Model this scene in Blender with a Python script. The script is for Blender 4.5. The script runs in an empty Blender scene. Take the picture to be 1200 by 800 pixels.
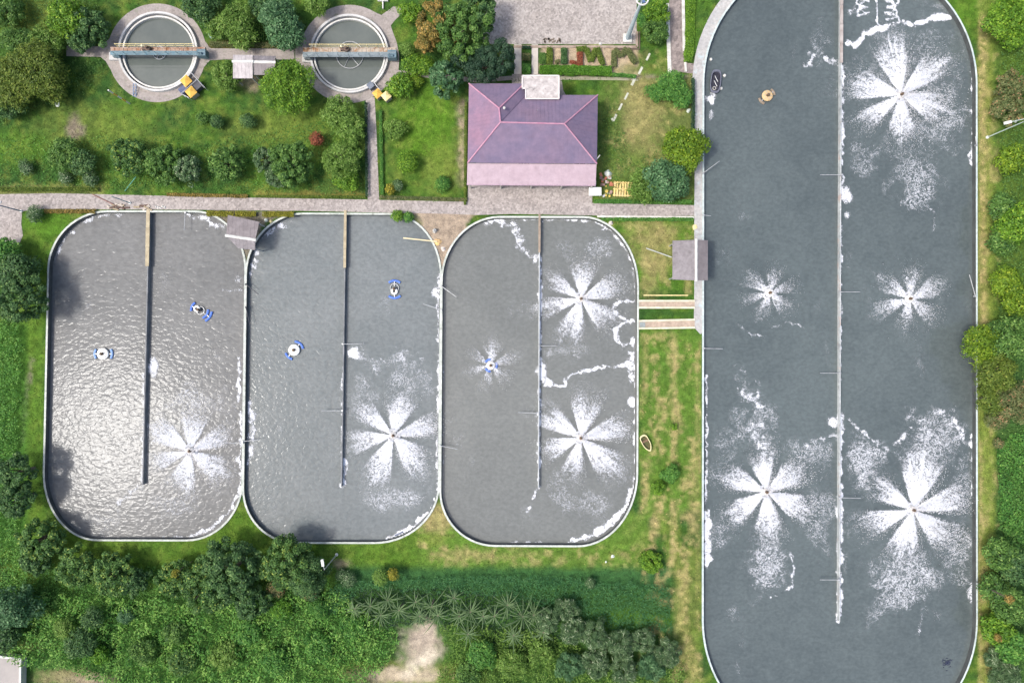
import bpy, bmesh, math, random
import numpy as np
from mathutils import Vector, geometry
R = math.radians
random.seed(7)
RNG = np.random.default_rng(11)
SC = bpy.context.scene
COL = SC.collection
H, S = 80.0, 0.1

def W(px, py, z=0.0):
    k = S * (H - z) / H
    return Vector(((px - 600) * k, (400 - py) * k, z))

# ------------------------------------------------------------ camera, sky, sun, exposure
cam = bpy.data.cameras.new('camera')
cam.sensor_width = 36
cam.lens = 36 / (2 * 60 / 80)
cam.clip_start = 0.5
cam.clip_end = 3000
co = bpy.data.objects.new('camera', cam)
COL.objects.link(co)
co.location = (0, 0, H)
SC.camera = co
SUN = Vector((-0.495, -0.118, 0.861)).normalized()
elev = math.asin(SUN.z)
az = math.atan2(SUN.x, SUN.y)
w = bpy.data.worlds.new('World')
SC.world = w
w.use_nodes = True
nt = w.node_tree
sky = nt.nodes.new('ShaderNodeTexSky')
sky.sky_type = 'NISHITA'
sky.sun_disc = False
sky.sun_elevation = elev
sky.sun_rotation = az
sky.dust_density = 5.0
sky.air_density = 1.0
bg = nt.nodes['Background']
bg.inputs['Strength'].default_value = 0.15
nt.links.new(sky.outputs[0], bg.inputs[0])
sl = bpy.data.lights.new('sun', 'SUN')
sl.energy = 1.65
sl.angle = R(9.0)
sl.color = (1.0, 0.965, 0.91)
so = bpy.data.objects.new('sun', sl)
COL.objects.link(so)
so.rotation_euler = SUN.to_track_quat('Z', 'Y').to_euler()
SC.view_settings.view_transform = 'Standard'
SC.view_settings.look = 'None'
SC.view_settings.exposure = 0.60
SC.view_settings.gamma = 1.0
SC.view_settings.use_curve_mapping = False
SC.render.resolution_x = 1024
SC.render.resolution_y = 682

# ------------------------------------------------------------ materials
MATS = {}
def nodes_of(name):
    m = bpy.data.materials.new(name)
    m.use_nodes = True
    t = m.node_tree
    return m, t, t.nodes['Principled BSDF']

def N(t, kind, **kw):
    n = t.nodes.new(kind)
    for k, v in kw.items():
        if k in n.inputs.keys():
            n.inputs[k].default_value = v
        else:
            setattr(n, k, v)
    return n

def ramp(t, fac, stops):
    r = t.nodes.new('ShaderNodeValToRGB')
    e = r.color_ramp.elements
    e[0].position, e[0].color = stops[0][0], (*stops[0][1], 1)
    e[1].position, e[1].color = stops[-1][0], (*stops[-1][1], 1)
    for p, c in stops[1:-1]:
        q = e.new(p)
        q.color = (*c, 1)
    t.links.new(fac, r.inputs[0])
    return r.outputs[0]

def mat(name, c1, c2=None, scale=2.0, rough=0.75, metal=0.0, bump=0.0, lo=0.35, hi=0.65, spec=0.3, detail=5, mid=None, coords='obj'):
    """two colours broken up by noise, with optional relief"""
    if name in MATS:
        return MATS[name]
    m, t, b = nodes_of(name)
    b.inputs['Roughness'].default_value = rough
    b.inputs['Metallic'].default_value = metal
    b.inputs['Specular IOR Level'].default_value = spec
    if c2 is None:
        c2 = tuple(min(1, v * 0.8) for v in c1)
    geo = t.nodes.new('ShaderNodeNewGeometry')
    n = N(t, 'ShaderNodeTexNoise', Scale=scale, Detail=detail, Roughness=0.65)
    t.links.new(geo.outputs['Position'], n.inputs['Vector'])
    st = [(lo, c1), (hi, c2)] if mid is None else [(lo, c1), ((lo + hi) / 2, mid), (hi, c2)]
    col = ramp(t, n.outputs['Fac'], st)
    t.links.new(col, b.inputs['Base Color'])
    if bump:
        n2 = N(t, 'ShaderNodeTexNoise', Scale=scale * 6, Detail=4)
        t.links.new(geo.outputs['Position'], n2.inputs['Vector'])
        bp = N(t, 'ShaderNodeBump', Strength=0.6, Distance=bump)
        t.links.new(n2.outputs['Fac'], bp.inputs['Height'])
        t.links.new(bp.outputs[0], b.inputs['Normal'])
    MATS[name] = m
    return m

def stained(name, base, stain, dark, s1=0.6, s2=5.0, rough=0.85, amount=0.55, cell=None, lichen=None):
    """weathered concrete or stone: broad stains, fine grit, optional cobble cells"""
    m, t, b = nodes_of(name)
    b.inputs['Roughness'].default_value = rough
    b.inputs['Specular IOR Level'].default_value = 0.25
    geo = t.nodes.new('ShaderNodeNewGeometry')
    P = geo.outputs['Position']
    def noise(sc, det=5, ro=0.6):
        n = N(t, 'ShaderNodeTexNoise', Scale=sc, Detail=det, Roughness=ro)
        t.links.new(P, n.inputs['Vector'])
        return n.outputs['Fac']
    a = ramp(t, noise(s1, 6, 0.7), [(0.38, base), (0.66, stain)])
    g = ramp(t, noise(s2, 4, 0.7), [(0.3, (0.55, 0.55, 0.55)), (0.7, (1.25, 1.25, 1.25))])
    mx = N(t, 'ShaderNodeMix', data_type='RGBA', blend_type='MULTIPLY')
    mx.inputs[0].default_value = amount
    t.links.new(a, mx.inputs[6]); t.links.new(g, mx.inputs[7])
    out = mx.outputs[2]
    sp = ramp(t, noise(s2 * 0.55, 3, 0.5), [(0.62, (0, 0, 0)), (0.72, (1, 1, 1))])
    m2 = N(t, 'ShaderNodeMix', data_type='RGBA')
    sc = N(t, 'ShaderNodeMath', operation='MULTIPLY'); sc.inputs[1].default_value = 0.55
    t.links.new(sp, sc.inputs[0]); t.links.new(sc.outputs[0], m2.inputs[0])
    t.links.new(out, m2.inputs[6]); m2.inputs[7].default_value = (*dark, 1)
    out = m2.outputs[2]
    if lichen:
        lp = ramp(t, noise(s1 * 2.3, 5, 0.7), [(0.56, (0, 0, 0)), (0.68, (1, 1, 1))])
        m3 = N(t, 'ShaderNodeMix', data_type='RGBA')
        t.links.new(lp, m3.inputs[0]); t.links.new(out, m3.inputs[6]); m3.inputs[7].default_value = (*lichen, 1)
        out = m3.outputs[2]
    hgt = noise(s2 * 3, 3)
    if cell:
        v = N(t, 'ShaderNodeTexVoronoi', feature='F1', Scale=cell)
        t.links.new(P, v.inputs['Vector'])
        cc = ramp(t, v.outputs['Color'], [(0.1, (0.62, 0.6, 0.6)), (0.9, (1.25, 1.22, 1.2))])
        m4 = N(t, 'ShaderNodeMix', data_type='RGBA', blend_type='MULTIPLY')
        m4.inputs[0].default_value = 0.75
        t.links.new(out, m4.inputs[6]); t.links.new(cc, m4.inputs[7])
        out = m4.outputs[2]
        hgt = v.outputs['Distance']
    t.links.new(out, b.inputs['Base Color'])
    bp = N(t, 'ShaderNodeBump', Strength=0.5, Distance=0.02)
    t.links.new(hgt, bp.inputs['Height']); t.links.new(bp.outputs[0], b.inputs['Normal'])
    MATS[name] = m
    return m

def attr_mat(name, rough=0.8, fine=3.0, lo=0.7, hi=1.3, bump=0.03, second=14.0):
    m, t, b = nodes_of(name)
    b.inputs['Roughness'].default_value = rough
    b.inputs['Specular IOR Level'].default_value = 0.12
    a = N(t, 'ShaderNodeAttribute', attribute_name='col')
    geo = t.nodes.new('ShaderNodeNewGeometry')
    n = N(t, 'ShaderNodeTexNoise', Scale=fine, Detail=6, Roughness=0.75)
    t.links.new(geo.outputs['Position'], n.inputs['Vector'])
    g = ramp(t, n.outputs['Fac'], [(0.3, (lo, lo, lo)), (0.7, (hi, hi, hi * 0.95))])
    mx = N(t, 'ShaderNodeMix', data_type='RGBA', blend_type='MULTIPLY')
    mx.inputs[0].default_value = 1.0
    t.links.new(a.outputs['Color'], mx.inputs[6]); t.links.new(g, mx.inputs[7])
    n3 = N(t, 'ShaderNodeTexNoise', Scale=second, Detail=3, Roughness=0.7)
    t.links.new(geo.outputs['Position'], n3.inputs['Vector'])
    g2 = ramp(t, n3.outputs['Fac'], [(0.32, (0.6, 0.62, 0.6)), (0.68, (1.45, 1.42, 1.3))])
    mz = N(t, 'ShaderNodeMix', data_type='RGBA', blend_type='MULTIPLY')
    mz.inputs[0].default_value = 0.8
    t.links.new(mx.outputs[2], mz.inputs[6]); t.links.new(g2, mz.inputs[7])
    t.links.new(mz.outputs[2], b.inputs['Base Color'])
    bp = N(t, 'ShaderNodeBump', Strength=0.8, Distance=bump)
    t.links.new(n3.outputs['Fac'], bp.inputs['Height']); t.links.new(bp.outputs[0], b.inputs['Normal'])
    MATS[name] = m
    return m

def leaf_mat(name, dark, light, accent=None):
    """leaf colour runs from the old dark leaves to young light ones by the per-leaf tint"""
    m, t, b = nodes_of(name)
    b.inputs['Roughness'].default_value = 0.55
    b.inputs['Specular IOR Level'].default_value = 0.25
    a = N(t, 'ShaderNodeAttribute', attribute_name='tint')
    st = [(0.0, dark), (0.85, light)]
    if accent:
        st += [(1.0, accent)]
    c = ramp(t, a.outputs['Fac'], st)
    t.links.new(c, b.inputs['Base Color'])
    tr = N(t, 'ShaderNodeBsdfTranslucent')
    t.links.new(c, tr.inputs['Color'])
    ms = t.nodes.new('ShaderNodeMixShader')
    ms.inputs[0].default_value = 0.22
    t.links.new(b.outputs[0], ms.inputs[1]); t.links.new(tr.outputs[0], ms.inputs[2])
    t.links.new(ms.outputs[0], t.nodes['Material Output'].inputs['Surface'])
    MATS[name] = m
    return m

def water_mat(name, c1, c2, scale=1.2, dist=0.03, rough=0.12, spread=0.06, stretch=(1, 1, 1), fine=0.3, det=3):
    m, t, b = nodes_of(name)
    b.inputs['IOR'].default_value = 1.33
    b.inputs['Specular IOR Level'].default_value = 0.9
    b.inputs['Roughness'].default_value = rough
    geo = t.nodes.new('ShaderNodeNewGeometry')
    mp = N(t, 'ShaderNodeMapping')
    mp.inputs['Scale'].default_value = stretch
    t.links.new(geo.outputs['Position'], mp.inputs['Vector'])
    n = N(t, 'ShaderNodeTexNoise', Scale=spread, Detail=5, Roughness=0.6)
    t.links.new(geo.outputs['Position'], n.inputs['Vector'])
    n0 = N(t, 'ShaderNodeTexNoise', Scale=0.35, Detail=4, Roughness=0.6, Distortion=1.2)
    t.links.new(geo.outputs['Position'], n0.inputs['Vector'])
    av = N(t, 'ShaderNodeMath', operation='MULTIPLY_ADD'); av.inputs[1].default_value = 0.35
    t.links.new(n0.outputs['Fac'], av.inputs[0])
    hv = N(t, 'ShaderNodeMath', operation='MULTIPLY'); hv.inputs[1].default_value = 0.65
    t.links.new(n.outputs['Fac'], hv.inputs[0]); t.links.new(hv.outputs[0], av.inputs[2])
    c = ramp(t, av.outputs[0], [(0.38, tuple(v * 0.94 for v in c1)), (0.62, tuple(v * 1.05 for v in c2))])
    n1 = N(t, 'ShaderNodeTexNoise', Scale=scale, Detail=det, Roughness=0.5, Distortion=0.5)
    t.links.new(mp.outputs[0], n1.inputs['Vector'])
    ripple_or_silt = ramp(t, n1.outputs['Fac'], [(0.3, (0.88, 0.88, 0.88)), (0.7, (1.12, 1.12, 1.12))])  # ripple light and dark put into the water colour, from the bump noise
    mx = N(t, 'ShaderNodeMix', data_type='RGBA', blend_type='MULTIPLY')
    mx.inputs[0].default_value = fine
    t.links.new(c, mx.inputs[6]); t.links.new(ripple_or_silt, mx.inputs[7])
    t.links.new(mx.outputs[2], b.inputs['Base Color'])
    bp = N(t, 'ShaderNodeBump', Strength=1.0, Distance=dist)
    t.links.new(n1.outputs['Fac'], bp.inputs['Height']); t.links.new(bp.outputs[0], b.inputs['Normal'])
    MATS[name] = m
    return m

def foam_mat():
    m, t, b = nodes_of('foam')
    b.inputs['Base Color'].default_value = (0.70, 0.73, 0.78, 1)
    b.inputs['Roughness'].default_value = 0.7
    geo = t.nodes.new('ShaderNodeNewGeometry')
    a = N(t, 'ShaderNodeAttribute', attribute_name='cover')
    def noise(sc, det, dis=0.0):
        n = N(t, 'ShaderNodeTexNoise', Scale=sc, Detail=det, Roughness=0.6, Distortion=dis)
        t.links.new(geo.outputs['Position'], n.inputs['Vector'])
        r = N(t, 'ShaderNodeMapRange')
        r.inputs[1].default_value = 0.3; r.inputs[2].default_value = 0.7
        t.links.new(n.outputs['Fac'], r.inputs[0])
        return r.outputs[0]
    def mad(x, k, y=None, add=0.0):
        q = N(t, 'ShaderNodeMath', operation='MULTIPLY_ADD')
        t.links.new(x, q.inputs[0]); q.inputs[1].default_value = k
        if y is None: q.inputs[2].default_value = add
        else: t.links.new(y, q.inputs[2])
        return q.outputs[0]
    def ridge(sc, dis):     # thin winding threads: 0 on the thread, 1 away from it
        v = mad(noise(sc, 2, dis), 2.0, None, -1.0)
        q = N(t, 'ShaderNodeMath', operation='ABSOLUTE'); t.links.new(v, q.inputs[0])
        return q.outputs[0]
    L = mad(ridge(1.5, 1.8), 0.56, mad(ridge(3.4, 1.0), 0.30, mad(noise(7.0, 2, 0.2), 0.12, mad(noise(0.8, 3), 0.16))))
    sub = N(t, 'ShaderNodeMath', operation='SUBTRACT')
    t.links.new(a.outputs['Fac'], sub.inputs[0]); t.links.new(L, sub.inputs[1])
    mr = N(t, 'ShaderNodeMapRange', interpolation_type='SMOOTHSTEP')
    mr.inputs[1].default_value = -0.12; mr.inputs[2].default_value = 0.50
    t.links.new(sub.outputs[0], mr.inputs[0])
    op = N(t, 'ShaderNodeMapRange')
    op.inputs[1].default_value = 0.0; op.inputs[2].default_value = 0.8
    op.inputs[3].default_value = 0.5; op.inputs[4].default_value = 1.0
    t.links.new(a.outputs['Fac'], op.inputs[0])
    mul = N(t, 'ShaderNodeMath', operation='MULTIPLY')
    t.links.new(mr.outputs[0], mul.inputs[0]); t.links.new(op.outputs[0], mul.inputs[1])
    veil = N(t, 'ShaderNodeMapRange')          # thin wet film between the bubbles
    veil.inputs[1].default_value = 0.46; veil.inputs[2].default_value = 1.0
    veil.inputs[3].default_value = 0.0; veil.inputs[4].default_value = 0.50
    t.links.new(a.outputs['Fac'], veil.inputs[0])
    inv = N(t, 'ShaderNodeMath', operation='SUBTRACT'); inv.inputs[0].default_value = 1.0
    t.links.new(mul.outputs[0], inv.inputs[1])
    al = N(t, 'ShaderNodeMath', operation='MULTIPLY_ADD')
    t.links.new(veil.outputs[0], al.inputs[0]); t.links.new(inv.outputs[0], al.inputs[1]); t.links.new(mul.outputs[0], al.inputs[2])
    t.links.new(al.outputs[0], b.inputs['Alpha'])
    bp = N(t, 'ShaderNodeBump', Strength=0.7, Distance=0.04)
    t.links.new(L, bp.inputs['Height']); t.links.new(bp.outputs[0], b.inputs['Normal'])
    MATS['foam'] = m
    return m

# ------------------------------------------------------------ object helpers
def link(name, me, material=None, parent=None, loc=None):
    o = bpy.data.objects.new(name, me)
    COL.objects.link(o)
    if material is not None and me is not None and not me.materials:
        me.materials.append(material)
    if parent is not None:
        o.parent = parent
    if loc is not None:
        o.location = loc
    return o

def tag(o, label=None, cat=None, group=None, kind=None):
    if label: o['label'] = label
    if cat: o['category'] = cat
    if group: o['group'] = group
    if kind: o['kind'] = kind
    return o

def thing(name, label, cat, loc=(0, 0, 0), rz=0.0, group=None):
    o = bpy.data.objects.new(name, None)
    COL.objects.link(o)
    o.empty_display_size = 0.3
    o.location = loc
    o.rotation_euler = (0, 0, rz)
    return tag(o, label, cat, group)

def copy_tree(o, parent=None, label=None):
    c = o.copy()
    COL.objects.link(c)
    c.parent = parent
    if label: c['label'] = label
    for ch in list(o.children):
        copy_tree(ch, c)
    return c

class MB:
    """collects simple solids into one mesh; coordinates are local to the parent"""
    def __init__(s):
        s.v, s.f = [], []
    def add(s, vs, fs):
        n = len(s.v)
        s.v += [tuple(v) for v in vs]
        s.f += [tuple(i + n for i in f) for f in fs]
        return s
    def box(s, x0, x1, y0, y1, z0, z1, rz=0.0, c=None):
        p = [(x0, y0), (x1, y0), (x1, y1), (x0, y1)]
        if rz:
            c = c or ((x0 + x1) / 2, (y0 + y1) / 2)
            ca, sa = math.cos(rz), math.sin(rz)
            p = [(c[0] + (x - c[0]) * ca - (y - c[1]) * sa, c[1] + (x - c[0]) * sa + (y - c[1]) * ca) for x, y in p]
        return s.prism(p, z0, z1)
    def prism(s, p, z0, z1, top_scale=1.0):
        n = len(p)
        a = sum((p[i][0] * p[(i + 1) % n][1] - p[(i + 1) % n][0] * p[i][1]) for i in range(n))
        if a < 0: p = list(p)[::-1]
        cx = sum(q[0] for q in p) / n; cy = sum(q[1] for q in p) / n
        vs = [(x, y, z0) for x, y in p] + [(cx + (x - cx) * top_scale, cy + (y - cy) * top_scale, z1) for x, y in p]
        fs = [tuple(range(n - 1, -1, -1)), tuple(range(n, 2 * n))]
        fs += [(i, (i + 1) % n, n + (i + 1) % n, n + i) for i in range(n)]
        return s.add(vs, fs)
    def tube(s, a, b, r0, r1=None, n=8):
        r1 = r0 if r1 is None else r1
        a, b = Vector(a), Vector(b)
        d = (b - a).normalized()
        u = d.orthogonal().normalized()
        v = d.cross(u)
        vs = []
        for p, r in ((a, r0), (b, r1)):
            for i in range(n):
                t = 2 * math.pi * i / n
                vs.append(p + u * (math.cos(t) * r) + v * (math.sin(t) * r))
        fs = [tuple(range(n - 1, -1, -1)), tuple(range(n, 2 * n))]
        fs += [(i, (i + 1) % n, n + (i + 1) % n, n + i) for i in range(n)]
        return s.add(vs, fs)
    def path(s, pts, r, n=6):
        for a, b in zip(pts[:-1], pts[1:]):
            s.tube(a, b, r, r, n)
        return s
    def lathe(s, prof, c=(0, 0), n=32, a0=0.0, a1=2 * math.pi):
        full = abs(a1 - a0 - 2 * math.pi) < 1e-6
        m = n if full else n + 1
        vs = []
        for i in range(m):
            t = a0 + (a1 - a0) * i / n
            for r, z in prof:
                vs.append((c[0] + r * math.cos(t), c[1] + r * math.sin(t), z))
        k = len(prof)
        fs = []
        for i in range(n):
            j = (i + 1) % m
            for q in range(k - 1):
                fs.append((i * k + q, j * k + q, j * k + q + 1, i * k + q + 1))
        if not full:
            fs.append(tuple(range(k - 1, -1, -1)))
            fs.append(tuple((m - 1) * k + q for q in range(k)))
        return s.add(vs, fs)
    def torus(s, c, Rr, r, n=24, k=6, a0=0.0, a1=2 * math.pi):
        prof = [(Rr + r * math.cos(2 * math.pi * q / k), c[2] + r * math.sin(2 * math.pi * q / k)) for q in range(k)]
        return s.lathe(prof + [prof[0]], (c[0], c[1]), n, a0, a1)
    def build(s, name, material, parent=None, loc=None, smooth=False, bevel=0.0):
        me = bpy.data.meshes.new(name)
        me.from_pydata(s.v, [], s.f)
        me.update()
        bm = bmesh.new(); bm.from_mesh(me)
        bmesh.ops.recalc_face_normals(bm, faces=bm.faces)
        if bevel:
            bmesh.ops.bevel(bm, geom=list(bm.edges), offset=bevel, segments=2, affect='EDGES', profile=0.6)
        bm.to_mesh(me); bm.free()
        if smooth:
            me.polygons.foreach_set('use_smooth', [True] * len(me.polygons))
        return link(name, me, material, parent, loc)

def big_mesh(name, V, F, material, parent=None, floats=None, colors=None, loc=None):
    """V (n,3) and F (m,k) numpy arrays"""
    me = bpy.data.meshes.new(name)
    m, k = F.shape
    me.vertices.add(len(V)); me.loops.add(m * k); me.polygons.add(m)
    me.vertices.foreach_set('co', np.asarray(V, dtype=np.float32).ravel())
    me.loops.foreach_set('vertex_index', F.astype(np.int32).ravel())
    me.polygons.foreach_set('loop_start', np.arange(0, m * k, k, dtype=np.int32))
    me.polygons.foreach_set('loop_total', np.full(m, k, dtype=np.int32))
    me.update(calc_edges=True)
    for nm, arr in (floats or {}).items():
        at = me.attributes.new(nm, 'FLOAT', 'POINT')
        at.data.foreach_set('value', np.asarray(arr, dtype=np.float32))
    for nm, arr in (colors or {}).items():
        at = me.attributes.new(nm, 'FLOAT_COLOR', 'POINT')
        c4 = np.ones((len(V), 4), dtype=np.float32); c4[:, :3] = arr
        at.data.foreach_set('color', c4.ravel())
    return link(name, me, material, parent, loc)

# ------------------------------------------------------------ numpy noise and shapes
def hash2(ix, iy, seed):
    h = (ix.astype(np.int64) * 374761393 + iy.astype(np.int64) * 668265263 + seed * 974634777) & 0x7fffffff
    h = ((h ^ (h >> 13)) * 1274126177) & 0x7fffffff
    h = (h ^ (h >> 16)) & 0x7fffffff
    return h / float(0x7fffffff)

def vnoise(x, y, seed=0):
    ix, iy = np.floor(x), np.floor(y)
    fx, fy = x - ix, y - iy
    fx = fx * fx * (3 - 2 * fx); fy = fy * fy * (3 - 2 * fy)
    a = hash2(ix, iy, seed); b = hash2(ix + 1, iy, seed); c = hash2(ix, iy + 1, seed); d = hash2(ix + 1, iy + 1, seed)
    return (a * (1 - fx) + b * fx) * (1 - fy) + (c * (1 - fx) + d * fx) * fy

def fbm(x, y, seed=0, o=4):
    s, a, t = 0, 0.5, 0
    for i in range(o):
        s = s + a * vnoise(x * 2 ** i, y * 2 ** i, seed + i * 17); t += a; a *= 0.55
    return s / t

def sstep(a, b, x):
    t = np.clip((x - a) / (b - a), 0, 1)
    return t * t * (3 - 2 * t)

def inside(poly, x, y):
    r = np.zeros(np.shape(x), dtype=bool)
    n = len(poly)
    for i in range(n):
        x0, y0 = poly[i]; x1, y1 = poly[(i + 1) % n]
        if y0 == y1: continue
        c = ((y0 > y) != (y1 > y)) & (x < (x1 - x0) * (y - y0) / (y1 - y0) + x0)
        r ^= c
    return r

def seg_dist(pts, x, y):
    d = np.full(np.shape(x), 1e9)
    for (x0, y0), (x1, y1) in zip(pts[:-1], pts[1:]):
        dx, dy = x1 - x0, y1 - y0
        l = dx * dx + dy * dy + 1e-9
        t = np.clip(((x - x0) * dx + (y - y0) * dy) / l, 0, 1)
        d = np.minimum(d, np.hypot(x - x0 - t * dx, y - y0 - t * dy))
    return d

def rounded(tl, tr, br, bl, rad, n=14):
    """rounded quadrilateral in picture pixels, corner radii (along the flat side, along the upright side)"""
    c = [Vector(q) for q in (tl, tr, br, bl)]
    out = []
    for i in range(4):
        p = c[i]; prev = c[(i - 1) % 4]; nxt = c[(i + 1) % 4]
        u = (prev - p).normalized(); v = (nxt - p).normalized()
        rx, ry = rad[i]
        ru, rv = (ry, rx) if i % 2 == 0 else (rx, ry)
        for k in range(n + 1):
            t = math.pi / 2 * k / n
            q = p + u * (ru * (1 - math.sin(t))) + v * (rv * (1 - math.cos(t)))
            out.append((q.x, q.y))
    return out

PA = rounded((58, 247.5), (288.5, 248), (283, 633), (49.5, 632.5), [(68, 68), (60, 70), (65, 70), (65, 80)])
PB = rounded((289, 250), (517.5, 251), (513.5, 636), (284, 635.5), [(66, 72), (60, 74), (75, 68), (62, 64)])
PC = rounded((518, 254), (748, 254.5), (746.5, 640), (515.5, 639), [(68, 76), (65, 82), (70, 86), (65, 64)])
PD = rounded((824.5, -52), (1144.5, -52), (1145, 877), (823.5, 877), [(150, 150)] * 4, 24)
T1, T2 = (186.8, 62.0, 46.5), (410.0, 64.5, 46.0)
circ = lambda c, r, n=48: [(c[0] + r * math.cos(2 * math.pi * i / n), c[1] + r * math.sin(2 * math.pi * i / n)) for i in range(n)]
HOLES = [PA, PB, PC, PD, circ(T1, T1[2] - 1.5), circ(T2, T2[2] - 1.5)]

# ------------------------------------------------------------ ground colours (grass, straw and soil as they grow, shade painted under the palms)
LAWN = np.array((0.058, 0.128, 0.018)); DEEP = np.array((0.028, 0.075, 0.018)); STRAW = np.array((0.30, 0.25, 0.12))
YEL = np.array((0.145, 0.190, 0.040)); SOIL = np.array((0.30, 0.24, 0.19)); SAND = np.array((0.62, 0.55, 0.47))
DULL = np.array((0.125, 0.155, 0.050)); BRIGHT = np.array((0.080, 0.175, 0.016)); MUD = np.array((0.20, 0.165, 0.14))
def gcol(px, py):
    x = np.asarray(px, float); y = np.asarray(py, float)
    n1 = fbm(x / 34, y / 34, 3); n2 = fbm(x / 9, y / 9, 5); n3 = fbm(x / 3.0, y / 3.0, 9, 3)
    c = LAWN[None, :] * np.ones((x.size, 1))
    def mixin(col, k):
        nonlocal c
        k = np.clip(k, 0, 1)[:, None]
        c = c * (1 - k) + np.asarray(col)[None, :] * k
    def ell(cx, cy, rx, ry, col, s=1.0, soft=0.45, rot=0):
        a = math.radians(rot); ca, sa = math.cos(a), math.sin(a)
        u = ((x - cx) * ca + (y - cy) * sa) / rx; v = (-(x - cx) * sa + (y - cy) * ca) / ry
        d = np.hypot(u, v) + (n2 - 0.5) * 1.1 + (n3 - 0.5) * 0.7
        mixin(col, s * (1 - sstep(1 - soft, 1 + soft, d)))
    def strip(pts, wd, col, s=1.0, nz=1.0):
        d = seg_dist(pts, x, y) / wd + (n2 - 0.5) * 1.4 * nz + (n3 - 0.5) * 0.8 * nz
        mixin(col, s * (1 - sstep(0.4, 1.5, d)) * (0.35 + 0.75 * sstep(0.32, 0.62, n3)))
    def rect(x0, y0, x1, y1, col, s=1.0, e=4):
        k = sstep(-e, e, x - x0 + (n2 - .5) * 8) * sstep(-e, e, x1 - x + (n2 - .5) * 8) * sstep(-e, e, y - y0 + (n2 - .5) * 8) * sstep(-e, e, y1 - y + (n2 - .5) * 8)
        mixin(col, s * k)
    mixin(DEEP, sstep(0.36, 0.64, n1) * 0.9)
    mixin(YEL, sstep(0.50, 0.74, n2) * 0.6); mixin(DEEP, sstep(0.50, 0.30, n2) * 0.6)
    # top left lawn
    ell(45, 20, 45, 22, YEL, 0.7); ell(110, 150, 60, 25, YEL, 0.4); ell(88, 150, 9, 14, MUD, 0.9); ell(25, 175, 40, 20, BRIGHT, 0.5)
    ell(330, 150, 60, 18, YEL, 0.45); ell(500, 150, 35, 45, BRIGHT, 0.8); ell(520, 195, 22, 25, YEL, 0.5)
    rect(0, 217, 120, 228, STRAW, 0.35); ell(268, 40, 40, 12, DEEP, 0.8); ell(295, 97, 12, 8, SOIL, 0.8)
    rect(245, 48, 345, 57, (0.16, 0.09, 0.05), 0.6, 2)
    strip([(541, 120), (541, 215)], 5, SOIL, 0.8); rect(300, 225, 440, 231, (0.20, 0.16, 0.05), 0.6, 2)
    # garden east of the house
    rect(703, 92, 815, 236, DULL, 0.75); ell(752, 130, 22, 45, STRAW, 0.5); ell(715, 118, 12, 60, LAWN, 0.6); ell(735, 200, 35, 20, BRIGHT, 0.3)
    rect(748, 88, 814, 91, MUD, 0.8, 1.5); ell(800, 30, 14, 50, BRIGHT, 1.0); ell(806, 70, 9, 14, DEEP, 0.6)
    rect(632, 54, 747, 90, (0.36, 0.29, 0.22), 1.0, 1.5); ell(738, 82, 14, 6, DULL, 0.8)
    # between the ponds and the shed
    rect(704, 254, 813, 346, BRIGHT, 0.5); ell(775, 290, 25, 30, STRAW, 0.45); ell(762, 320, 10, 25, STRAW, 0.5); ell(765, 275, 30, 14, (0.26, 0.2, 0.1), 0.35)
    rect(750, 340, 813, 350, DEEP, 0.5, 2)
    # east lawn strip
    rect(750, 388, 823, 600, (0.085, 0.165, 0.026), 0.8)
    for pts, wd, s in (([(790, 392), (789, 440), (792, 500), (788, 540)], 4, .75), ([(757, 395), (755, 470)], 3, .55), ([(776, 470), (778, 490)], 4, .7),
                       ([(758, 540), (754, 600), (735, 625)], 4, .6), ([(772, 590), (768, 620), (745, 640)], 6, .85), ([(790, 590), (788, 660)], 4.5, .85),
                       ([(812, 540), (812, 620)], 5, .6), ([(800, 670), (802, 700), (798, 720), (806, 760), (815, 790)], 6, .8), ([(818, 430), (818, 700)], 3, .35),
                       ([(735, 665), (700, 655), (650, 652), (560, 652)], 2.5, .5), ([(745, 665), (725, 668)], 5, .7), ([(795, 720), (792, 745)], 4, .6)):
        strip(pts, wd, STRAW * 1.1, s)
    rect(790, 640, 822, 810, (0.17, 0.20, 0.05), 0.45)
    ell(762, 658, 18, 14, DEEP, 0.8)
    # bank below the ponds
    rect(490, 600, 760, 680, (0.095, 0.175, 0.028), 0.8); ell(512, 608, 22, 16, STRAW, 0.75); ell(545, 650, 40, 7, STRAW, 0.35); ell(502, 632, 20, 8, YEL, 0.7)
    strip([(530, 646), (580, 652), (640, 648)], 3, STRAW, 0.45)
    rect(60, 600, 490, 668, (0.075, 0.150, 0.018), 0.75); ell(400, 660, 9, 5, SOIL, 0.7); ell(60, 640, 10, 6, SOIL, 0.4)
    rect(26, 250, 52, 640, (0.085, 0.165, 0.02), 0.6); strip([(38, 420), (30, 470), (26, 520)], 2.5, MUD, 0.6)
    rect(-40, 380, 32, 640, (0.045, 0.125, 0.02), 0.8)
    ell(60, 262, 28, 16, (0.075, 0.17, 0.018), 0.9)
    rect(395, 664, 785, 740, (0.030, 0.090, 0.030), 0.95, 6); rect(410, 690, 650, 738, (0.015, 0.040, 0.016), 0.85, 6); rect(-40, 690, 790, 860, (0.04, 0.10, 0.022), 0.85, 10)  # the darkest rect is shade painted on the ground under the palms
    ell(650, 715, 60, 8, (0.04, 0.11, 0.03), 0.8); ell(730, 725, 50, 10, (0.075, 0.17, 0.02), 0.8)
    ell(480, 790, 75, 16, (0.15, 0.18, 0.04), 0.7); ell(440, 792, 30, 10, SOIL, 0.55)
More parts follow.
